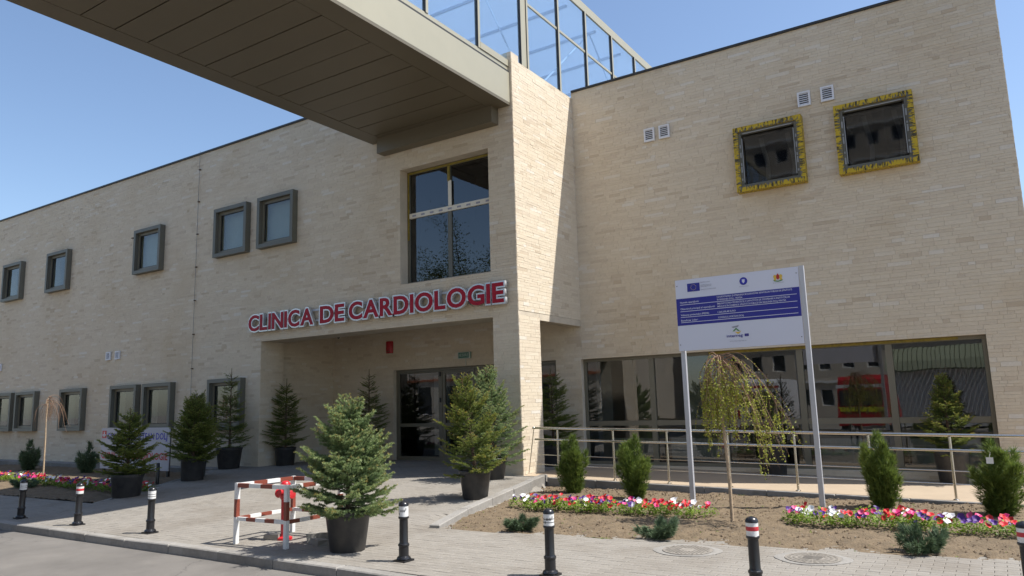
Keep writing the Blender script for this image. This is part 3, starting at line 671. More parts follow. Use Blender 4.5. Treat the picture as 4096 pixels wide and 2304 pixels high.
# ------------------------------------------------------------------ raised lettering over the entrance
lt = thing('facade_lettering', 'red raised letters reading CLINICA DE CARDIOLOGIE over the entrance', 'lettering', (-12.66, 12.98, 3.76))
for z in (3.86, 4.13):
    MB().box(-16.75, -8.55, 12.93, 12.95, z, z+.045).build('mounting_rail', 'alu', lt)
for word, x0, x1 in (('CLINICA', -16.84, -14.30), ('DE', -14.06, -13.2), ('CARDIOLOGIE', -13.05, -8.49)):
    ms = []
    for ch in word:
        me, co = textmesh(ch, 1., .0, .0, 4); ms.append((me, co, co[:, 0].min(), co[:, 0].max()))
    cap = .73
    for ch, mm in zip(word, ms):
        if ch in 'IELD': cap = mm[1][:, 1].max(); break
    sc = .40/cap; tot = sum(m[3]-m[2] for m in ms)*sc; gap = .085
    k = (x1-x0-gap*(len(ms)-1)-.05)/tot; x = x0+.025
    for ch, (me, co, a, b) in zip(word, ms):
        fz = lambda c, dy, a=a, x=x: np.stack([(c[:, 0]-a)*sc*k+x+12.66, np.full(len(c), dy)+c[:, 2]*0, c[:, 1]*sc+.03], 1)
        # outline body: grown letter, extruded
        mo, cO = textmesh(ch, 1., .075, .080, 4)
        mo = place_text(mo, cO, lambda c, x=x, a=a: np.stack([(c[:, 0]-a)*sc*k+x+12.66, -.10-c[:, 2]*.6, c[:, 1]*sc+.03], 1), 'chrome'); ol = link('letter', mo, lt)
        mf, cF = textmesh(ch, 1., .01, .024, 4)
        mf = place_text(mf, cF, lambda c, x=x, a=a: np.stack([(c[:, 0]-a)*sc*k+x+12.66, -.15-c[:, 2]*.6, c[:, 1]*sc+.03], 1), 'letterred'); link('letter_face', mf, ol)
        x += (b-a)*sc*k+gap
# end-part-2
# ------------------------------------------------------------------ plants
def unit(v): return v/np.maximum(np.linalg.norm(v, axis=-1, keepdims=True), 1e-9)
def needles_on(segs, dens, nl, nw, rng, tipfun):
    """segs: list of (p0,p1,tone0,tone1): brushes of needles round each shoot"""
    T = []; tn = []
    P0 = np.array([s[0] for s in segs]); P1 = np.array([s[1] for s in segs]); ta = np.array([s[2] for s in segs]); tb = np.array([s[3] for s in segs])
    L = np.linalg.norm(P1-P0, axis=1); cnt = np.maximum(3, (L*dens).astype(int)); idx = np.repeat(np.arange(len(segs)), cnt); N = len(idx)
    t = rng.random(N)[:, None]; p = P0[idx]*(1-t)+P1[idx]*t; d = unit(P1[idx]-P0[idx])
    r = rng.normal(size=(N, 3)); r = unit(r-(r*d).sum(1, keepdims=True)*d)
    n = unit(d*rng.uniform(.35, .95, (N, 1))+r+np.array([0, 0, .25])); side = unit(np.cross(n, rng.normal(size=(N, 3))))
    ln = nl*rng.uniform(.75, 1.2, (N, 1)); T = np.stack([p-side*nw/2, p+side*nw/2, p+n*ln], 1)
    tone = ta[idx]*(1-t[:, 0])+tb[idx]*t[:, 0]+rng.normal(0, .09, N)
    return T, np.clip(tone, 0, 1)
def spruce(h, R, seed, nwh=9, per=8, p=.85, lean=(0, 0), leader=.22, droop=.0, tipy=.75, dens=620, nl=.019, nw=.0042, bottom=.06, up=.45, sparse=0., bare=0.):
    """returns (trunk MB, needle tris, tones); base at z=0"""
    rng = np.random.default_rng(seed); segs = []; tk = MB()
    ax = lambda t: np.array([lean[0]*t**1.3*h, lean[1]*t**1.3*h, t*h])
    tk.tube([ax(t) for t in np.linspace(0, 1, 8)], [.026*(1-t)+.006 for t in np.linspace(0, 1, 8)], 7)
    lw = MB()
    def shoot(p0, d, L, t0, t1, steps=1): segs.append((p0, p0+d*L, t0, t1))
    # leader with its crown of upright shoots
    top = ax(1); base = ax(1-leader/h); shoot(base, unit(top-base), np.linalg.norm(top-base), .6, tipy+.15)
    for w in range(nwh):
        t = bottom+(1-leader/h-bottom)*(w/(nwh-1))**.92; c = ax(t); q = (1-t)/(1-bottom)
        Lr = R*(q**p)*(.74+.26*sstep(0, .28, t))+.05+.03*(w == nwh-1); nb = max(4, int(per*(0.6+.6*q))); a0 = rng.random()*6.28
        for b in range(nb):
            if rng.random() < sparse: continue
            a = a0+6.283*b/nb+rng.normal(0, .18); L = Lr*rng.uniform(.72, 1.15); el = up*(1-q)*1.9+.10+rng.normal(0, .09)-droop*q
            z0 = ax(min(.97, max(0, t+rng.normal(0, .032)))); d0 = np.array([math.cos(a)*math.cos(el), math.sin(a)*math.cos(el), math.sin(el)])
            ns = max(2, int(L/.07)); pts = [z0]
            for s in range(ns):
                u = (s+1)/ns; dd = unit(d0+np.array([0, 0, (.42*u-.12)*(.5+q*.5)])); pts.append(pts[-1]+dd*L/ns)
            lw.tube(pts[::max(1, ns//3)]+([pts[-1]] if (ns % max(1, ns//3)) else []), .005, 4, caps=False)
            for s in range(ns):
                u0, u1 = s/ns, (s+1)/ns
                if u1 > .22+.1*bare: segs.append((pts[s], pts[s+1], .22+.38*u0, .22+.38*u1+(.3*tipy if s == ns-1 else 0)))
                if u1 < .2 or bare > rng.random(): continue
                sl_ = min(.19, L*.42)*(1.15-u1)*rng.uniform(.75, 1.2)+.035; dd = unit(pts[s+1]-pts[s]); sd = unit(np.cross(dd, [0, 0, 1]))
                for sg in (-1, 1):
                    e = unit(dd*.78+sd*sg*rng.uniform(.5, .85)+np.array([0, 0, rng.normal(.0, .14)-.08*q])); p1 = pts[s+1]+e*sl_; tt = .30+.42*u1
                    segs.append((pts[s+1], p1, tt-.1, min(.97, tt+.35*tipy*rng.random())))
                    if sl_ > .09:
                        for s2 in (-1, 1):
                            e2 = unit(e*.8+np.cross(e, [0, 0, 1])*s2*.6+np.array([0, 0, rng.normal(0, .1)])); pm = pts[s+1]+e*sl_*.5
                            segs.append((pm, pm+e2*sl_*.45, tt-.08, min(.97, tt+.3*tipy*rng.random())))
    T, tone = needles_on(segs, dens, nl, nw, rng, None)
    return tk, lw, T, tone
def pot_mb(rt, rb, h):
    return MB().lathe([(rb*.97, 0), (rb, .012), (rt*.965, h-.07), (rt*.975, h-.065), (rt*.975, h-.05), (rt*1.01, h-.045), (rt*1.02, h-.008), (rt*1.0, h), (rt*.95, h), (rt*.94, h-.05)], (0, 0, 0), 32)
PROTO = {}
def spruce_parts(key, mname, **kw):
    if key not in PROTO:
        tk, lw, T, tone = spruce(**kw); PROTO[key] = (tk.mesh('trunk', 'bark', smooth=60), lw.mesh('twigs', 'bark'), tris('needles', T, tone, mname))
    return PROTO[key]
POTM = {}
def potted(key, mname, loc, rz, label, pr=(.27, .21, .46), tscale=(1, 1, 1), sink=.06, **kw):
    t = thing('potted_spruce', label, 'spruce tree', loc, 'potted spruces round the entrance')
    if pr not in POTM:
        POTM[pr] = (pot_mb(*pr).mesh('pot', 'potblack', smooth=35), MB().lathe([(pr[0]*.94, 0), (pr[0]*.5, .02), (.02, .03)], (0, 0, pr[2]-.06), 20).mesh('pot_soil', 'clod'))
    link('pot', POTM[pr][0], t); link('pot_soil', POTM[pr][1], t)
    tk, lw, nd = spruce_parts(key, mname, **kw)
    for nm, me in (('trunk', tk), ('twigs', lw), ('needles', nd)):
        o = link(nm, me, t); o.location = (0, 0, pr[2]-sink); o.rotation_euler = (0, 0, rz); o.scale = tscale
    return t
big = dict(h=1.38, R=.76, seed=23, nwh=11, per=11, p=.72, leader=.28, dens=820, tipy=.9, up=.62, nl=.026, nw=.0065, droop=.06, bottom=.01)
potted('big', 'needleblue', (-6.6, 6.5, 0), .6, 'large bushy blue-green spruce in black pot beside the hydrant', (.265, .205, .46), tscale=(.94, .94, .96), sink=.05, **big)
mid = dict(h=1.57, R=.70, seed=33, nwh=11, per=9, p=.62, lean=(-.11, -.06), leader=.26, dens=640, tipy=1.0, up=.66, nl=.022, nw=.0056, droop=.05, bottom=.03, sparse=.12)
mid2 = dict(mid, seed=37, lean=(-.12, .05), per=10)
mid3 = dict(mid, seed=38, lean=(0, 0), R=.52, sparse=.15)
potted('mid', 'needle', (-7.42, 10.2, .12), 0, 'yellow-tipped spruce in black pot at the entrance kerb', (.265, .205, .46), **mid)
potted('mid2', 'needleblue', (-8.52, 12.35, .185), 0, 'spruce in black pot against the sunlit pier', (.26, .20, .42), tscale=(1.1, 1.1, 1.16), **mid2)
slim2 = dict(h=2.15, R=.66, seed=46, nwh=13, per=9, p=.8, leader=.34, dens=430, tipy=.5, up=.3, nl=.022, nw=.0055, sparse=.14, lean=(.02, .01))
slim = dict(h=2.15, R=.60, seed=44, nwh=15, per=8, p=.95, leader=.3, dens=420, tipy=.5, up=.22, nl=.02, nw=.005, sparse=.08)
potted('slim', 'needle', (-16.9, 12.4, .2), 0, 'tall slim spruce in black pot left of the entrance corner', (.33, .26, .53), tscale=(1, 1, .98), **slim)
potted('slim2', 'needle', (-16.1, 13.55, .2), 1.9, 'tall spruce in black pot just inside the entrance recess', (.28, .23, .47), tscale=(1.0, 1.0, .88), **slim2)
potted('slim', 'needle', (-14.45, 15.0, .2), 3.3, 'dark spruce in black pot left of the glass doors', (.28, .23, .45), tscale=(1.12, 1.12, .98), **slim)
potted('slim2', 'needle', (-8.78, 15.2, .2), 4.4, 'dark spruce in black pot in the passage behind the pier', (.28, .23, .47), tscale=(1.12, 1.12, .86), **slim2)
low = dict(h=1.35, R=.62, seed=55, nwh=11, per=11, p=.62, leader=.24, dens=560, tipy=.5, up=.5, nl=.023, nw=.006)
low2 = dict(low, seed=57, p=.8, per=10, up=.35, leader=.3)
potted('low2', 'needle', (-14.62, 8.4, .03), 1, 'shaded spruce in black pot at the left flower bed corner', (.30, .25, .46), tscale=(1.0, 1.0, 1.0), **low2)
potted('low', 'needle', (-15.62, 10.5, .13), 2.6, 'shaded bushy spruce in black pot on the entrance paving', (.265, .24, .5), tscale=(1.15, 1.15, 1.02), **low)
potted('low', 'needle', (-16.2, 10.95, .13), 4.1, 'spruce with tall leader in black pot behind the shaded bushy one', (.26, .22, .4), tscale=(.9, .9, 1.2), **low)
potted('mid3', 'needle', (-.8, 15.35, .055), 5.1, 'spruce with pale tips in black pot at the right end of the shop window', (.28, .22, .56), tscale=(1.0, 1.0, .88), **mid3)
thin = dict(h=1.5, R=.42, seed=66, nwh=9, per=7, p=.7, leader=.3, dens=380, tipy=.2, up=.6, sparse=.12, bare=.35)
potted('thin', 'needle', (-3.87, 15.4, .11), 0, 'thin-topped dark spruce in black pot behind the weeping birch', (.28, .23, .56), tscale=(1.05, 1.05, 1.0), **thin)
# feathery evergreen shrubs
def feather(h, R, seed, n, blade=.075, bw=.010, k=9, rad=.16, upw=1.0, flat=0.):
    """plumes: k leaders of uneven height, each clothed in fans of small blades"""
    rng = np.random.default_rng(seed); T = []; tone = []
    for q in range(k):
        a = 6.283*q/k+rng.normal(0, .3); hh = h*(1.0 if q == 0 else rng.uniform(.45, .93)); off = 0.04 if q == 0 else R*rng.uniform(.45, 1.0)
        tip = np.array([math.cos(a)*off, math.sin(a)*off, hh]); m = int(n/k*(hh/h)*1.25)
        t = rng.random(m)**.8; bend = t**(.6 if flat else 1.35)
        c = np.stack([tip[0]*bend, tip[1]*bend, hh*t], 1); r = rad*(np.sin(np.clip(t*.88+.12, 0, 1)*math.pi)**.6+.12)*(1-.35*t); aa = rng.random(m)*6.283; u = np.sqrt(rng.uniform(.05, 1, m))
        out = np.stack([np.cos(aa), np.sin(aa), np.zeros(m)], 1); p = c+out*(r*u)[:, None]; p[:, 2] = np.maximum(p[:, 2]+rng.normal(0, rad*.15, m), .01)
        ax = unit(np.stack([tip[0]*np.ones(m), tip[1]*np.ones(m), hh*upw*np.ones(m)], 1)); d0 = unit(ax+out*rng.uniform(.1, .65, (m, 1))+rng.normal(0, .22, (m, 3))); side = unit(np.cross(d0, rng.normal(size=(m, 3))))
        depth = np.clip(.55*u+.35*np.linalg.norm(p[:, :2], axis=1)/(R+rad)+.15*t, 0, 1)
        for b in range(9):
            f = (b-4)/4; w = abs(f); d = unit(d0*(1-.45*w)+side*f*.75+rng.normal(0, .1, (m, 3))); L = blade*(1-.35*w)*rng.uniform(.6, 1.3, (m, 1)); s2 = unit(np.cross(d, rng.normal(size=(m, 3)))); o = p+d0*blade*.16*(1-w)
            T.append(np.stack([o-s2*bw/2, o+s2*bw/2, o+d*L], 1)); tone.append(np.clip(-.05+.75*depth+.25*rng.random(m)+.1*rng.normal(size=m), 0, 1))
    return np.concatenate(T), np.concatenate(tone)
SHM = {}
def shrub(name, label, cat, group, key, mname, loc, rz, sc, **kw):
    t = thing(name, label, cat, loc, group)
    if key not in SHM:
        T, tone = feather(**kw); st = MB(); rk = random.Random(kw['seed'])
        for k in range(7):
            a = rk.random()*6.28; st.tube([(0, 0, -.05), (math.cos(a)*kw['R']*.25, math.sin(a)*kw['R']*.25, kw['h']*.35), (math.cos(a)*kw['R']*.45, math.sin(a)*kw['R']*.45, kw['h']*.7)], [.012, .008, .003], 5)
        SHM[key] = (tris('foliage', T, tone, mname), st.mesh('stems', 'bark'))
    for nm, me in (('foliage', SHM[key][0]), ('stems', SHM[key][1])):
        o = link(nm, me, t); o.rotation_euler = (0, 0, rz); o.scale = sc
    return t
cy = dict(h=1.02, R=.27, seed=5, n=2700, blade=.10, bw=.0075, k=11, rad=.155)
cy2 = dict(h=1.02, R=.34, seed=9, n=2100, blade=.11, bw=.0075, k=12, rad=.145, upw=.8)
G1 = 'conical evergreens along the ramp kerb'
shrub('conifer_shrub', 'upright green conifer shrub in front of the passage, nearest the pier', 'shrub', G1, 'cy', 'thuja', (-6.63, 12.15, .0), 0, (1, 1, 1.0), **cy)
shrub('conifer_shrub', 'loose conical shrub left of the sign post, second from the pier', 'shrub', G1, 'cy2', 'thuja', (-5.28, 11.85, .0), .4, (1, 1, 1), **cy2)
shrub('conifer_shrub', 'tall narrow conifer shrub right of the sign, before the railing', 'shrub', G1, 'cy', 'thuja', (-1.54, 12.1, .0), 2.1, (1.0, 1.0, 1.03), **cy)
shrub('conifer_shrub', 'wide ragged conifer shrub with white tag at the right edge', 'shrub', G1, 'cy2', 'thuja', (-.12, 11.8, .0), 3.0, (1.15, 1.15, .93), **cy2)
bl = dict(h=.85, R=.36, seed=15, n=1500, blade=.11, bw=.010, k=9, rad=.16)
G2 = 'bushy pines in the left bed'
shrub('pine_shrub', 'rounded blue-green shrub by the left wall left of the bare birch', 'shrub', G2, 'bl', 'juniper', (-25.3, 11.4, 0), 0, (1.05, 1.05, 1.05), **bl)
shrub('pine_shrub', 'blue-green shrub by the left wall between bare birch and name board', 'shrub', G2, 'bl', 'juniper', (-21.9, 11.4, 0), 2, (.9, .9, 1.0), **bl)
jn = dict(h=.24, R=.40, seed=25, n=900, blade=.085, bw=.009, k=11, rad=.085, upw=.6, flat=1.)
G3 = 'low creeping junipers at the bed front'
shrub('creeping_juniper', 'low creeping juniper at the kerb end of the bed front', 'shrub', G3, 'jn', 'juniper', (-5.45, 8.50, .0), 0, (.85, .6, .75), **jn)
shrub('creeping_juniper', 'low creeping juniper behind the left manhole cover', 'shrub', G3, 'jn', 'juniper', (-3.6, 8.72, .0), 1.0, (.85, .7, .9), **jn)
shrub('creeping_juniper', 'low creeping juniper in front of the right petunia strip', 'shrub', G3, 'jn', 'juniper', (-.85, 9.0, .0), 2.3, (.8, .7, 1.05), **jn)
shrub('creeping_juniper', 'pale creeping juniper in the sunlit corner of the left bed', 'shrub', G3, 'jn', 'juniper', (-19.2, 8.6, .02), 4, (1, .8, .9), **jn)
# weeping birches
def birch(name, label, loc, h, nb, seed, spread, leafn, leafmat, bias, drop):
    rk = random.Random(seed); rng = np.random.default_rng(seed); t = thing(name, label, 'birch tree', loc)
    tr = MB(); top = Vector((-.06, 0, h-.12))
    pts = [Vector((.02*math.sin(k*.9)*(k/10)-.06*(k/10)**2, .012*math.cos(k*1.3)*(k/10), (h-.12)*k/10-.03 if k == 0 else (h-.12)*k/10)) for k in range(11)]
    tr.tube(pts, [.024-.010*k/10 for k in range(11)], 9)
    for k in range(9): tr.tube([pts[1+k]+Vector((0, 0, .02)), pts[1+k]+Vector((rk.uniform(-.03, .03), rk.uniform(-.03, .03), .03))], [.008, .004], 5)
    tr.build('trunk', 'birchbark', None, 50).parent = t
    bw = MB(); L = []; tone = []
    for b in range(nb):
        long_ = rk.random() < bias; a = rk.uniform(-.5, .35) if long_ else rk.uniform(0, 6.283)
        reach = spread*(rk.uniform(1.1, 1.95) if long_ else rk.uniform(.06, .58)); dr = drop*(rk.uniform(1.05, 1.6) if long_ else rk.uniform(.55, 1.15)); s = pts[-1]+Vector((0, 0, rk.uniform(-.22, .02)))
        up = rk.uniform(.02, .12); path = []
        for k in range(15):
            u = k/14; r = reach*(u**.85 if long_ else 1-(1-min(1, u*1.6))**2)+.03*u; zz = up*math.sin(min(1, u*3)*math.pi*.5)-dr*max(0, u-.12)**(1.5 if long_ else 1.2)
            w_ = .035*math.sin(u*9+b)*u
            path.append(s+Vector((math.cos(a)*r-math.sin(a)*w_, math.sin(a)*r+math.cos(a)*w_, zz)))
        bw.tube(path, [.005*(1-k/14)+.0012 for k in range(15)], 4, caps=False)
        subs = [path]
        for q in range(5):
            i = rk.randint(4, 11); p = path[i]; sub = [p]; dv = Vector((rk.uniform(-1, 1), rk.uniform(-1, 1), 0))*.02
            for k in range(8): sub.append(sub[-1]+dv*(1-k/9)+Vector((0, 0, -.045*drop*rk.uniform(.6, 1.3)-.005)))
            bw.tube(sub, .0016, 3, caps=False); subs.append(sub)
        for pth in subs:
            for q in range(int(leafn*len(pth)/15)):
                i = rk.randint(min(3, len(pth)-2), len(pth)-2); p = pth[i].lerp(pth[i+1], rk.random())
                d = Vector((rk.gauss(0, 1), rk.gauss(0, 1), -.7+rk.gauss(0, .5))).normalized(); sd = d.cross(Vector((rk.gauss(0, 1), rk.gauss(0, 1), rk.gauss(0, 1)))).normalized(); l_ = rk.uniform(.018, .034)
                A, B, Cc, D = p, p+d*l_*.5+sd*l_*.36, p+d*l_, p+d*l_*.5-sd*l_*.36; L.append((A, B, Cc)); L.append((A, Cc, D)); tone += [rk.random()]*2
    bw.build('branches', 'twig', None).parent = t
    if L: link('leaves', tris('leaves', np.array(L), tone, leafmat), t)
    return t
birch('weeping_birch', 'small weeping birch with fresh yellow-green leaves before the sign', (-3.12, 10.05, .03), 2.30, 50, 3, .55, 36, 'birchleaf', .30, 1.15)
birch('weeping_birch', 'almost leafless weeping birch in the left flower bed', (-21.71, 10.15, .03), 2.25, 24, 8, .8, 1, 'birchleaf', .15, .75)
# petunias
def flower_mesh(col):
    g = MB(); n = 10
    c = (0, 0, -.012); ring = []
    for k in range(n):
        a = 6.283*k/n; r = .031 if k % 2 == 0 else .026; ring.append((math.cos(a)*r, math.sin(a)*r, .004*math.cos(a*2)+(.003 if k % 2 else 0)))
    mid_ = [(math.cos(6.283*k/n)*.012, math.sin(6.283*k/n)*.012, -.004) for k in range(n)]
    g.add([c]+mid_+ring, [(0, 1+k, 1+(k+1) % n) for k in range(n)]+[(1+k, 1+n+k, 1+n+(k+1) % n, 1+(k+1) % n) for k in range(n)])
    return g.mesh('flower', 'petal_'+col, smooth=60)
FM = {c: flower_mesh(c) for c in FLC}
def leafclump(seed, h, R, n):
    rk = random.Random(seed); L = []; tone = []
    for k in range(n):
        a = rk.random()*6.283; r = R*math.sqrt(rk.random()); z = h*(1-(r/R)**2*.5)*rk.uniform(.15, 1); p = Vector((math.cos(a)*r, math.sin(a)*r, z))
        d = Vector((math.cos(a)*.8+rk.gauss(0, .5), math.sin(a)*.8+rk.gauss(0, .5), rk.uniform(-.1, .9))).normalized(); sd = d.cross(Vector((rk.gauss(0, .3), rk.gauss(0, .3), 1))).normalized(); l_ = rk.uniform(.028, .05)
        m_ = p+d*l_*.5+Vector((0, 0, .006)); A, Bq, Cc, D = p, m_+sd*l_*.3, p+d*l_, m_-sd*l_*.3
        L += [(A, Bq, m_), (Bq, Cc, m_), (Cc, D, m_), (D, A, m_)]; tone += [min(1, .25+.6*z/h+rk.gauss(0, .12))]*4
    return tris('leaves', np.array(L), np.clip(tone, 0, 1), 'leaf')
CL = [leafclump(100+k, .16, .13, 120) for k in range(4)]
def petunia(x, y, z, seed, label, group, cols, nf):
    rk = random.Random(seed); t = thing('petunia', label, 'petunia', (x, y, z), group)
    o = link('leaves', CL[seed % 4], t); o.rotation_euler = (0, 0, rk.random()*6.28); s = rk.uniform(.75, 1.3); o.scale = (s, s, s*rk.uniform(.85, 1.2))
    for k in range(nf):
        c = cols[k % len(cols)]; f = link('flower', FM[c], t); a = rk.random()*6.28; r = .10*math.sqrt(rk.random())
        f.location = (math.cos(a)*r, math.sin(a)*r+.02, .145+rk.uniform(-.02, .07)*s); f.rotation_euler = (rk.uniform(.25, 1.1), rk.gauss(0, .3), rk.gauss(0, .5)); q = rk.uniform(.85, 1.55); f.scale = (q, q, q)
ORDN = ['first', 'second', 'third', 'fourth', 'fifth', 'sixth', 'seventh', 'eighth', 'ninth', 'tenth', 'eleventh', 'twelfth', 'thirteenth', 'fourteenth', 'fifteenth', 'sixteenth', 'seventeenth', 'eighteenth', 'nineteenth', 'twentieth', 'twenty-first', 'twenty-second', 'twenty-third', 'twenty-fourth', 'twenty-fifth']
PAL = ['red', 'red', 'white', 'magenta', 'purple', 'red', 'white', 'magenta', 'purple', 'red', 'pink']
def strip(x0, y0, x1, y1, n, rows, dy, seed, where, zf):
    rk = random.Random(seed)
    for r in range(rows):
        for k in range(n):
            u = (k+.5*(r % 2))/(n-1); x = x0+(x1-x0)*u+rk.gauss(0, .03); y = y0+(y1-y0)*u+r*dy+rk.gauss(0, .025); a = rk.choice(PAL); b = rk.choice(PAL)
            if rk.random() < .12: continue
            cn = a if a == b else a+' and '+b
            petunia(x, y, zf(x, y), seed*1000+r*100+k, '%s petunia, %s from left, %s row, %s' % (cn, ORDN[k], ('front', 'back')[r], where), 'petunias in the '+where, [a, b, a], rk.randint(4, 7))
strip(-6.55, 9.85, -3.6, 10.12, 18, 2, .22, 1, 'strip left of birch', soilz)
strip(-2.5, 10.1, .1, 10.1, 16, 2, .22, 2, 'strip right of birch', soilz)
strip(-19.8, 9.0, -15.0, 8.75, 24, 2, .25, 3, 'shaded left bed', lambda x, y: .04)
strip(-22.6, 9.35, -20.1, 9.1, 12, 2, .25, 4, 'sunlit left bed end', lambda x, y: .04)
# small weeds
rk = random.Random(77); L = []; tn = []
for k in range(420):
    x = rk.uniform(-7.3, 1); y = rk.uniform(8.3, 12.7)
    if not RB(x, y-.05): continue
    if k % 3 == 0: x = rk.uniform(-5.2, -3.4); y = bedfront(x)+rk.uniform(-.04, .04)
    z = soilz(x, y)-.005
    for q in range(4):
        d = Vector((rk.gauss(0, .6), rk.gauss(0, .6), 1)).normalized(); sd = d.orthogonal().normalized(); l_ = rk.uniform(.012, .03); p = Vector((x+rk.gauss(0, .012), y+rk.gauss(0, .012), z))
        L.append((p-sd*.004, p+sd*.004, p+d*l_)); tn.append(rk.random())
tag(link('weeds', tris('weeds', np.array(L), tn, 'leaf')), 'tiny green weeds sprouting over the bare flower bed soil', 'weeds', None, 'stuff')
# ------------------------------------------------------------------ bollards
BOL = {}
def bollard(x, y, label, red, lean=(0, 0), torn=False):
    t = thing('bollard', label, 'bollard', (x, y, .003), 'black bollards along the kerb'); t.rotation_euler = (lean[0], lean[1], 0)
    if not BOL:
        BOL['base'] = MB().box(-.08, .08, -.08, .08, 0, .02).lathe([(.072, .02), (.078, .03), (.072, .045), (.056, .055), (.054, .06)], n=24).mesh('base', 'black', smooth=35)
        BOL['shaft'] = MB().lathe([(.054, .055), (.054, .155), (.060, .16), (.062, .17), (.060, .18), (.052, .185), (.047, .20), (.046, .44), (.055, .447), (.058, .455), (.058, .465), (.052, .47)], n=24).mesh('shaft', 'black', smooth=35)
        BOL['cap'] = MB().lathe([(.052, .578), (.056, .582), (.055, .595), (.046, .612), (.028, .624), (.004, .63)], n=24).mesh('cap', 'black', smooth=35)
        BOL['sleeve'] = MB().lathe([(.052, .468), (.0525, .58)], n=24).mesh('sleeve', 'band', smooth=35)
        BOL['stripe'] = MB().lathe([(.0528, .512), (.0532, .514), (.0532, .545), (.0528, .547)], n=24).mesh('stripe', 'bandred', smooth=35)
        BOL['line'] = MB().lathe([(.0528, .528), (.0531, .529), (.0531, .533), (.0528, .534)], n=24).mesh('stripe', 'dark', smooth=35)
        q = MB(); rk = random.Random(5)
        for k in range(9):
            a = -2.6+k*.28; z = rk.choice((.545, .5, .53)); q.add([(math.cos(a+d)*.0534, math.sin(a+d)*.0534, z+h) for d, h in ((-.09, -.012), (.09, -.008), (.07, .013), (-.05, .016))], [(0, 1, 2, 3)])
        BOL['chip'] = q.mesh('paint_chips', 'black')
    for k in ('base', 'shaft', 'cap', 'sleeve'): link(k, BOL[k], t)
    if red == 1: link('stripe', BOL['stripe'], t)
    elif red == 2: o = link('stripe', BOL['line'], t); o = link('stripe', BOL['line'], t); o.location = (0, 0, -.03)
    if torn: link('paint_chips', BOL['chip'], t)
BP = [(-13.75, 6.12, 'leaning bollard in the bridge shadow, leftmost of the row', 2, (0, .07)), (-12.0, 6.15, 'bollard with partly red band, second from the left', 1, (0, .03)), (-10.15, 6.2, 'bollard with white band, third from the left', 2, (0, .015)),
      (-5.57, 6.32, 'bollard with chipped white head right of the big spruce pot', 0, (0, 0)), (-3.8, 6.43, 'bollard with torn white sleeve before the left petunia strip', 2, (0, -.0)),
      (-1.9, 6.66, 'bollard with red stripe on white band before the two manholes', 1, (0, 0)), (.06, 7.2, 'bollard cut by the right edge of the picture', 1, (0, 0))]
for i, (x, y, lb, rd, ln) in enumerate(BP): bollard(x, y, lb, rd, ln, i in (3, 4))
# ------------------------------------------------------------------ hydrant and its guard frame
fr = thing('guard_frame', 'red and white striped metal guard frame round the hydrant', 'barrier', (-7.8, 6.65, 0))
FP = {'A': (-8.26, 6.2), 'B': (-7.37, 6.24), 'C': (-8.27, 7.11), 'D': (-7.37, 7.12)}
for k, (x, y) in FP.items():
    hh = hz(x, y); q = MB(); zs = [hh, .33, .55, .75] if k != 'D' else [hh, .33, .55, .75]
    for i in range(3): q.box(x-.025, x+.025, y-.025, y+.025, zs[i], zs[i+1], mi=(0, 1, 0)[i] if i else 0)
    q.build('post', ['whitepaint', 'brownpaint'], fr)
def striped(p, q, z, w, h, n, start):
    g = MB()
    for k in range(n):
        a = k/n; b = (k+1)/n; g.bar((p[0]+(q[0]-p[0])*a, p[1]+(q[1]-p[1])*a, z), (p[0]+(q[0]-p[0])*b, p[1]+(q[1]-p[1])*b, z), w, h, mi=(k+start) % 2)
    g.build('rail', ['whitepaint', 'brownpaint'], fr)
for a, b, st in (('A', 'B', 1), ('A', 'C', 0), ('C', 'D', 1), ('B', 'D', 0)):
    pa, pb = FP[a], FP[b]; dx, dy = pb[0]-pa[0], pb[1]-pa[1]; L_ = math.hypot(dx, dy); e = .027/L_
    p0 = (pa[0]+dx*e, pa[1]+dy*e); p1 = (pb[0]-dx*e, pb[1]-dy*e)
    striped(p0, p1, .722, .04, .05, 4, st); striped(p0, p1, .31, .035, .045, 5, 1-st)
MB().box(-7.46, -7.345, 6.205, 6.213, .70, .75).build('plate', 'whitepaint', fr)
hy = thing('fire_hydrant', 'red pillar fire hydrant inside the striped frame', 'hydrant', (-7.92, 6.68, 0))
MB().lathe([(.10, 0), (.10, .03), (.055, .045), (.05, .06), (.05, .50), (.065, .52), (.072, .54), (.072, .62), (.06, .66), (.066, .665), (.066, .70), (.045, .73), (.02, .74)], (-7.92, 6.68, hz(-7.92, 6.68)), 20).build('barrel', 'redpaint', hy, 35)
for s in (-1, 1): MB().tube([(-7.92+s*.06, 6.68, .585), (-7.92+s*.10, 6.68, .58), (-7.92+s*.13, 6.68, .575), (-7.92+s*.14, 6.68, .575)], [.045, .045, .06, .055], 14).build('outlet', 'redpaint', hy, 40)
MB().tube([(-7.92, 6.64, .60), (-7.92, 6.585, .60)], [.035, .04], 12).build('outlet', 'redpaint', hy, 40)
for i, (x, y, sx, sy, h, a, lb) in enumerate([(-8.05, 6.62, .12, .07, .075, .3, 'pale broken brick at the foot of the hydrant'), (-7.32, 6.72, .15, .09, .13, .6, 'dark broken kerb block beside the big spruce pot'), (-7.2, 6.62, .13, .08, .08, -.3, 'small dark rubble block in front of the broken kerb block')]):
    o = thing('rubble_block', lb, 'rubble', (x, y, hz(x, y)), 'loose blocks round the hydrant'); q = MB().box(-sx, sx, -sy, sy, 0, h); rk = random.Random(i)
    q.V = [(vx*rk.uniform(.8, 1.05), vy*rk.uniform(.8, 1.05), vz*rk.uniform(.8, 1.05)) for vx, vy, vz in q.V]; m_ = q.mesh('block', 'concrete'); ob = link('block', m_, o); ob.rotation_euler = (0, 0, a)
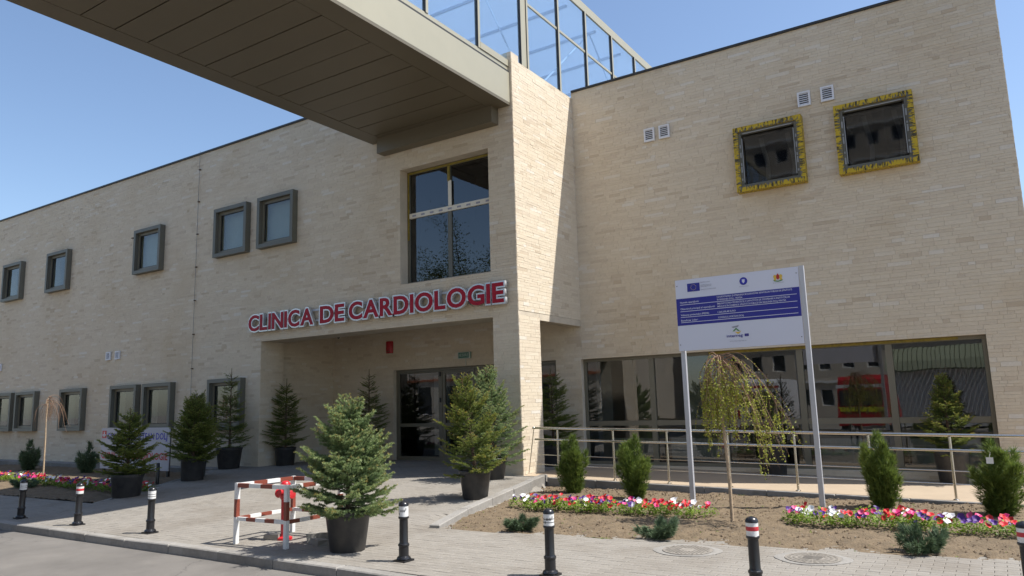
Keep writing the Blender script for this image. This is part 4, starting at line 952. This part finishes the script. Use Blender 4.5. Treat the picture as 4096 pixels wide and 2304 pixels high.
# ------------------------------------------------------------------ handrail
rl = thing('handrail', 'stainless steel handrail with four bars along the ramp', 'railing', (-4, 13.1, .1))
RX = [-7.47, -6.25, -5.17, -4.05, -2.93, -1.8, -.68, .45, 1.6]
for x in RX:
    p = MB().tube([(x, 13.1, plat(x)), (x, 13.1, plat(x)+.93)], .021, 12); p.lathe([(.045, 0), (.045, .006), (.03, .018), (.022, .02)], (x, 13.1, plat(x)), 14); p.build('post', 'steel', rl, 40)
    for dz in (.735,): MB().tube([(x, 13.06, plat(x)+dz), (x, 13.02, plat(x)+dz)], .009, 8).build('bracket', 'steel', rl, 40)
for dz, r, yy in ((.955, .024, 13.1), (.735, .020, 13.02)):
    x0 = -8.02 if dz > .9 else -7.95
    MB().tube([(x, yy, plat(x)+dz) for x in (x0, -4, 2)], r, 12).build('rail', 'steel', rl, 40)
for dz in (.425, .235): MB().tube([(x, 13.1, plat(x)+dz) for x in (-7.95, -4, 2)], .008, 8).build('bar', 'steel', rl, 40)
MB().tube([(-8.02, 13.1, plat(-8)+.955), (-8.14, 13.05, plat(-8)+.05)], .010, 8).build('end_strut', 'steel', rl, 40)
MB().lathe([(.012, -.03), (.03, -.015), (.034, 0), (.03, .015), (.012, .03)], (-8.03, 13.1, plat(-8)+.955), 12).build('end_knob', 'steel', rl, 40)
# ------------------------------------------------------------------ project sign
sg = thing('project_sign', 'large white and blue project information sign on two grey posts', 'sign', (-3.34, 11.75, 0))
for x, y, z1 in ((-4.27, 11.79, 3.60), (-2.31, 11.765, 3.62)):
    MB().box(x-.035, x+.035, y-.033, y+.033, -.05, z1).build('post', 'alu', sg)
PX0, PX1, PZ0, PZ1, PY = -4.318, -2.352, 2.432, 3.610, 11.72
MB().box(PX0, PX1, PY, PY+.03, PZ0, PZ1).build('panel', 'panelw', sg)
MB().box(PX0+.002, PX1-.004, PY-.003, PY-.0005, 2.848, 3.295).build('blue_field', 'panelb', sg)
q = MB()
for z in (3.185, 3.075, 2.979, 2.893): q.box(-4.252, -2.40, PY-.006, PY-.0035, z, z+.008)
q.build('rule_line', 'panelw', sg)
def ptext(s, x, z, hgt, matn, wid=None, bold=.0, par=sg, y=PY-.006, nm='text'):
    me, co = textmesh(s, 1., 0, bold, 2); ob = ORG[par.name]
    h0 = .73; k = hgt/h0; kx = k if not wid else wid/(co[:, 0].max()-co[:, 0].min()); x0 = co[:, 0].min()
    place_text(me, co, lambda c: np.stack([(c[:, 0]-x0)*kx+x-ob[0], np.full(len(c), y-ob[1]), c[:, 1]*k+z-ob[2]], 1), matn); return link(nm, me, par)
for s, x, z, h, w in (('Numele operațiunii:', -4.25, 3.215, .03, .32), ('Obiectivul principal al operațiunii:', -4.25, 3.107, .03, .58), ('Valoarea proiectului (FEDR):', -4.25, 3.006, .03, .48), ('Beneficiar Lider:', -4.25, 2.916, .03, .285),
        ('COORDONAREA ȘI SPRIJINIREA MODERNIZĂRII SERVICIILOR PUBLICE DE SĂNĂTATE', -3.632, 3.252, .027, 1.17), ('ÎN REGIUNEA DOLJ - VRATSA', -3.632, 3.207, .027, .41),
        ('ÎMBUNĂTĂȚIREA EFICIENȚEI ȘI A CAPACITĂȚII DE COOPERARE A INSTITUȚIILOR', -3.632, 3.142, .027, 1.13), ('IMPLICATE ÎN DOMENIUL SĂNĂTĂȚII PUBLICE DIN REGIUNEA DOLJ-VRATSA', -3.632, 3.097, .027, 1.07),
        ('1.260.558,48 EURO', -3.632, 3.006, .027, .29), ('CONSILIUL JUDEȚEAN DOLJ', -3.632, 2.92, .027, .41)):
    ptext(s, x, z, h, 'panelw', w, .012)
for s, z, w in (('EUROPEAN UNION', 3.525, .155), ('EUROPEAN REGIONAL', 3.478, .185), ('DEVELOPMENT FUND', 3.455, .18), ('INVESTING IN YOUR FUTURE', 3.405, .25)): ptext(s, -3.885, z, .016, 'grayp', w, .01)
ptext('GUVERNUL ROMÂNIEI', -3.262, 3.385, .013, 'grayp', .15); ptext('REPUBLICA BULGARIA', -2.735, 3.385, .013, 'grayp', .165)
ptext('www.interregrobg.eu', -3.475, 2.53, .018, 'grayp', .265); ptext('interreg', -3.515, 2.60, .048, 'panelb', .255, .012)
def disc(x, z, r, matn, n=24, y=PY-.004, nm='emblem', sx=1): MB().add([(x+math.cos(6.283*k/n)*r*sx, y, z+math.sin(6.283*k/n)*r) for k in range(n)], [tuple(range(n))]).build(nm, matn, sg)
def flag(x0, x1, z0, z1):
    MB().box(x0, x1, PY-.004, PY-.001, z0, z1).build('flag', 'panelb', sg); g = MB(); cx, cz, R = (x0+x1)/2, (z0+z1)/2, (z1-z0)*.33
    for k in range(12):
        a = 6.283*k/12; r = (z1-z0)*.055; pts = []
        for q in range(10): t_ = 1.5708+6.283*q/10; rr_ = r if q % 2 == 0 else r*.42; pts.append((cx+math.cos(a)*R+math.cos(t_)*rr_, PY-.0055, cz+math.sin(a)*R+math.sin(t_)*rr_))
        g.add(pts, [tuple(range(10))])
    g.build('flag_stars', 'signyellow', sg)
flag(-4.113, -3.902, 3.398, 3.534); flag(-3.232, -3.168, 2.60, 2.642)
disc(-3.188, 3.476, .062, 'panelb'); disc(-3.188, 3.476, .05, 'letterblue', y=PY-.005)
MB().add([(-3.188+a, PY-.0065, 3.476+b) for a, b in ((-.022, .03), (-.008, .024), (0, .036), (.008, .024), (.022, .03), (.02, -.012), (0, -.036), (-.02, -.012))], [tuple(range(8))]).build('shield', 'panelw', sg)
g = MB()
for s in (-1, 1): g.add([(-2.657+s*a, PY-.004, 3.475+b) for a, b in ((.02, .03), (.04, .045), (.062, .035), (.07, .01), (.058, -.01), (.064, -.04), (.03, -.045), (.022, -.01))], [tuple(range(8))])
g.build('heraldic_lions', 'gold', sg)
MB().add([(-2.657+a, PY-.005, 3.475+b) for a, b in ((-.022, .03), (0, .062), (.022, .03), (.024, -.015), (0, -.04), (-.024, -.015))], [tuple(range(6))]).build('heraldic_shield', 'letterred2', sg)
MB().add([(-2.657+a, PY-.0045, 3.425+b) for a, b in ((-.075, .012), (0, -.004), (.075, .012), (.06, -.008), (0, -.02), (-.06, -.008))], [(0, 1, 4, 5), (1, 2, 3, 4)]).build('oak_branch', 'greenp', sg)
MB().add([(-3.36+a, PY-.004, 2.69+b) for a, b in ((-.06, .0), (.0, .055), (.06, .0), (.03, .0), (0, .03), (-.03, 0))], [(0, 1, 4, 5), (1, 2, 3, 4)]).build('logo_mark', 'greenp', sg)
MB().add([(-3.34+a, PY-.0045, 2.665+b) for a, b in ((-.04, .02), (.02, .01), (.06, .03), (.03, -.01), (0, -.02))], [(0, 4, 3, 1), (1, 3, 2)]).build('logo_mark', 'gold', sg)
MB().add([(-3.36+a, PY-.004, 2.765+b) for a, b in ((-.07, .0), (.05, .02), (.03, -.012), (-.05, -.02))], [(0, 3, 2, 1)]).build('logo_mark', 'grayp', sg)
for x, z in ((PX0+.03, PZ1-.1), (PX1-.03, PZ1-.1), (PX0+.03, PZ0+.1), (PX1-.03, PZ0+.1)): MB().box(x-.006, x+.006, PY-.008, PY-.0005, z-.006, z+.006).build('screw', 'dark', sg)
# name board in the left bed
nb_ = thing('name_board', 'white name board with blue and red lettering in the left bed', 'sign', (-19.2, 11.2, 0))
for x in (-20.75, -17.75): MB().box(x-.03, x+.03, 11.22, 11.28, -.02, 1.3).build('post', 'dark', nb_)
MB().box(-20.85, -17.65, 11.19, 11.215, .22, 1.30).build('panel', 'boardw_shaded', nb_)
ptext('CONSILIUL JUDEȚEAN DOLJ', -20.55, 1.0, .17, 'letterblue', 2.8, .02, nb_, 11.185); ptext('CLINICA DE CARDIOLOGIE', -20.8, .49, .18, 'letterred2', 3.1, .025, nb_, 11.185)
MB().box(-20.8, -20.6, 11.182, 11.188, 1.03, 1.23).build('crest', 'letterred2', nb_); MB().box(-20.72, -20.68, 11.179, 11.1815, 1.06, 1.2).box(-20.78, -20.62, 11.179, 11.1815, 1.10, 1.13).build('crest_cross', 'panelw', nb_)
tag(MB().lathe([(.04, 0), (.04, .46), (.03, .48)], (-16.42, 10.15, .05), 12).build('short_post', 'black', None, 40), 'short black post beside the shaded spruce pots', 'post')
# ------------------------------------------------------------------ manhole covers
for i, (x, y, lb) in enumerate([(-3.04, 8.12, 'round manhole cover in concrete collar, the left one'), (-1.76, 8.25, 'round manhole cover with concentric ribs, the right one')]):
    t = thing('manhole_cover', lb, 'manhole', (x, y, .004), 'manholes in the pavement'); 
    q = MB().lathe([(.345, .0), (.345, .005), (.285, .006), (.28, .003)], n=28); q.V = [(a*(1.05+.06*math.sin(4*math.atan2(b, a)+i)) if math.hypot(a, b) > .33 else a, b*(.98+.04*math.cos(3*math.atan2(b, a))) if math.hypot(a, b) > .33 else b, c) for a, b, c in q.V]
    link('collar', q.mesh('collar', 'concrete'), t)
    link('cover', MB().lathe([(.272, .004), (.272, .010), (.26, .011)], n=32).mesh('cover', 'iron'), t)
    g = MB()
    if i:
        for r in (.23, .18, .13): 
            for k in range(28): a = 6.283*k/28; b = a+.17; g.add([(math.cos(u)*s, math.sin(u)*s, .0145) for u, s in ((a, r-.012), (b, r-.012), (b, r+.012), (a, r+.012))], [(0, 1, 2, 3)])
        for k in range(5): g.box(-.09, .09, -.08+k*.035, -.065+k*.035, .0108, .0155)
    else:
        for k in range(14):
            for j in range(14):
                xx, yy = (k-6.5)*.036, (j-6.5)*.036
                if .09 < math.hypot(xx, yy) < .24: g.box(xx-.011, xx+.011, yy-.011, yy+.011, .0108, .0155)
    link('tread', g.mesh('tread', 'iron'), t)
# plant tag on the right shrub
tg = thing('plant_tag', 'small white plant tag hanging in the ragged right-hand shrub', 'tag', (-.18, 11.5, .75)); MB().box(-.215, -.135, 11.5, 11.502, .72, .80).build('card', 'tag', tg); MB().tube([(-.175, 11.501, .80), (-.16, 11.55, .86)], .0015, 4).build('string', 'tag', tg)

# ------------------------------------------------------------------ across the road, seen in the window panes
mat('ambred', (.42, .015, .02), .3); mat('ambyellow', (.55, .55, .02), .35); mat('vanwhite', (.72, .72, .72), .3); mat('tyre', (.02, .02, .02), .8)
mat('blockwall', (.50, .44, .36), .9, var=.1, scale=.6); mat('blockorange', (.40, .14, .07), .85); mat('roofgreen', (.30, .33, .22), .6); mat('tarp', (.52, .52, .50), .7); mat('blockglass', (.03, .035, .045), .1)
def vehicle(name, label, cat, x, y, body, w, L, h, stripes):
    t = thing(name, label, cat, (x, y, -.1)); z0 = .42
    prof = [(0, z0), (0, h*.45), (.12, h*.93), (.3, h), (L-1.6, h), (L-1.0, h*.93), (L-.45, h*.55), (L-.05, h*.42), (L, z0)]
    b = MB(); n = len(prof); hw = w/2
    b.V = [(sx*(hw-(.10 if z > h*.6 else 0)), -yy, z) for sx in (-1, 1) for yy, z in prof]; b.F = [tuple(range(n)), tuple(range(2*n-1, n-1, -1))]+[(k, n+k, n+(k+1) % n, (k+1) % n) for k in range(n)]
    b.T = [.5]*len(b.F); b.M = [0]*len(b.F); link('body', b.mesh('body', body), t)
    for sx in (-1, 1):
        for yy in (-.95, -L+1.0):
            wv = link('wheel', MB().tube([(sx*(hw-.2), yy, .33), (sx*(hw+.01), yy, .33)], .33, 18).mesh('wheel', 'tyre'), t); link('rim', MB().tube([(sx*(hw+.012), yy, .33), (sx*(hw+.02), yy, .33)], .19, 14).mesh('rim', 'alu'), wv)
    for sx in (-1, 1): link('rear_window', MB().box(-.02+sx*hw*.47-hw*.36, .02+sx*hw*.47+hw*.36, .012, .022, h*.5, h*.76).mesh('rear_window', 'blockglass'), t); link('tail_lamp', MB().box(sx*hw*.95-.05, sx*hw*.95+.05, .005, .03, .75, 1.15).mesh('tail_lamp', 'redpaint'), t)
    link('windscreen', MB().add([(-hw*.8, -L+.98, h*.9), (hw*.8, -L+.98, h*.9), (hw*.85, -L+.46, h*.57), (-hw*.85, -L+.46, h*.57)], [(0, 1, 2, 3)]).mesh('windscreen', 'blockglass'), t)
    for z, hh, m_ in stripes: link('band', MB().box(-hw*.98, hw*.98, .006, .024, z, z+hh).mesh('band', m_), t)
    return t
vehicle('ambulance', 'red ambulance with yellow band parked across the road, mirrored in the shop window', 'ambulance', -4.95, -3.2, 'ambred', 1.95, 5.4, 2.55, [(1.0, .2, 'ambyellow'), (2.02, .14, 'vanwhite')])
vehicle('delivery_van', 'white van parked across the road, mirrored in the shop window', 'van', -9.6, -4.4, 'vanwhite', 2.0, 5.6, 2.6, [(2.15, .10, 'redpaint')])
def block(name, label, x0, x1, y, h, storeys, bays, wallm, panelm, depth=12):
    t = thing(name, label, 'building', ((x0+x1)/2, y, 0)); holes = []; bw_ = (x1-x0)/bays; sh = h/storeys
    for j in range(storeys):
        for i in range(bays): holes.append((x0+bw_*(i+.22), x0+bw_*(i+.78), j*sh+.9, j*sh+sh-.45))
    w = MB()
    for c in cells(x0, x1, -.2, h, holes): w.box(c[0], c[1], y-.3, y, c[2], c[3])
    w.box(x0, x1, y-depth, y-.31, -.2, h-.02); w.build('wall', wallm, t)
    for a, b_, c, d in holes:
        o = framebars(MB(), a, b_, y-.22, y-.12, c, d, .07).build('window', 'white', t); MB().box(a+.07, b_-.07, y-.18, y-.17, c+.07, d-.07).build('pane', 'blockglass', o)
    for j in range(1, storeys): MB().box(x0, x1, y+.003, y+.12, j*sh-.06, j*sh+.1).build('string_course', panelm, t)
    MB().box(x0-.2, x1+.2, y-depth, y+.3, h, h+.25).build('cornice', panelm, t)
block('apartment_block', 'tall beige apartment block across the road, mirrored in the upper windows', -17, 14, -24, 23, 9, 20, 'blockwall', 'white')
block('low_block', 'low building with orange courses across the road, mirrored in the glass doors', -48, -22, -17, 7.5, 2, 9, 'blockwall', 'blockorange')
ks = thing('kiosk', 'white kiosk with green ribbed roof across the road, mirrored in the shop window', 'kiosk', (-1.8, -12, 0))
MB().box(-4.4, .9, -15, -11.9, -.07, 2.75).build('wall', 'tarp', ks)
q = MB()
for k in range(28):
    x = -4.8+k*.215
    for i in range(8):
        a0, a1 = math.pi*i/8, math.pi*(i+1)/8; q.add([(x+dx, -13.4+2.1*math.cos(a), 2.8+1.25*math.sin(a)+dz) for a, dx, dz in ((a0, 0, 0), (a0, .19, .03), (a1, .19, .03), (a1, 0, 0))], [(0, 1, 2, 3)])
q.build('ribbed_roof', 'roofgreen', ks)
def broadleaf(label, loc, h, R, seed):
    t = thing('broadleaf_tree', label, 'tree', loc); rk = random.Random(seed); tr = MB(); L = []; tn = []
    tr.tube([(0, 0, -.1), (.1, 0, h*.3), (.0, .1, h*.55)], [.22, .17, .1], 10)
    for b in range(26):
        a = rk.random()*6.28; z = h*rk.uniform(.28, .62); r = R*rk.uniform(.5, 1); e = Vector((math.cos(a)*r, math.sin(a)*r, z+h*rk.uniform(.05, .38)))
        tr.tube([(0, 0, z), e*.5+Vector((0, 0, z*.55)), e], [.07, .04, .015], 6)
        for c in range(7):
            cc = e+Vector((rk.gauss(0, 1), rk.gauss(0, 1), rk.gauss(0, .8)))*R*.2
            for q_ in range(80):
                p = cc+Vector((rk.gauss(0, 1), rk.gauss(0, 1), rk.gauss(0, 1)))*.4; d = Vector((rk.gauss(0, 1), rk.gauss(0, 1), rk.gauss(0, 1))).normalized(); sd = d.orthogonal().normalized()*.045
                L.append((p-sd, p+sd, p+d*.13)); tn.append(rk.random())
    link('trunk', tr.mesh('trunk', 'bark', smooth=60), t); link('crown', tris('crown', np.array(L), tn, 'treeleaf'), t)
broadleaf('leafy tree across the road, mirrored in the tall window over the entrance', (-30.5, -14.5, -.1), 14, 3.6, 1)
broadleaf('leafy tree across the road left of the low building, mirrored in the leftmost windows', (-58, -14, -.1), 11, 3.8, 2)
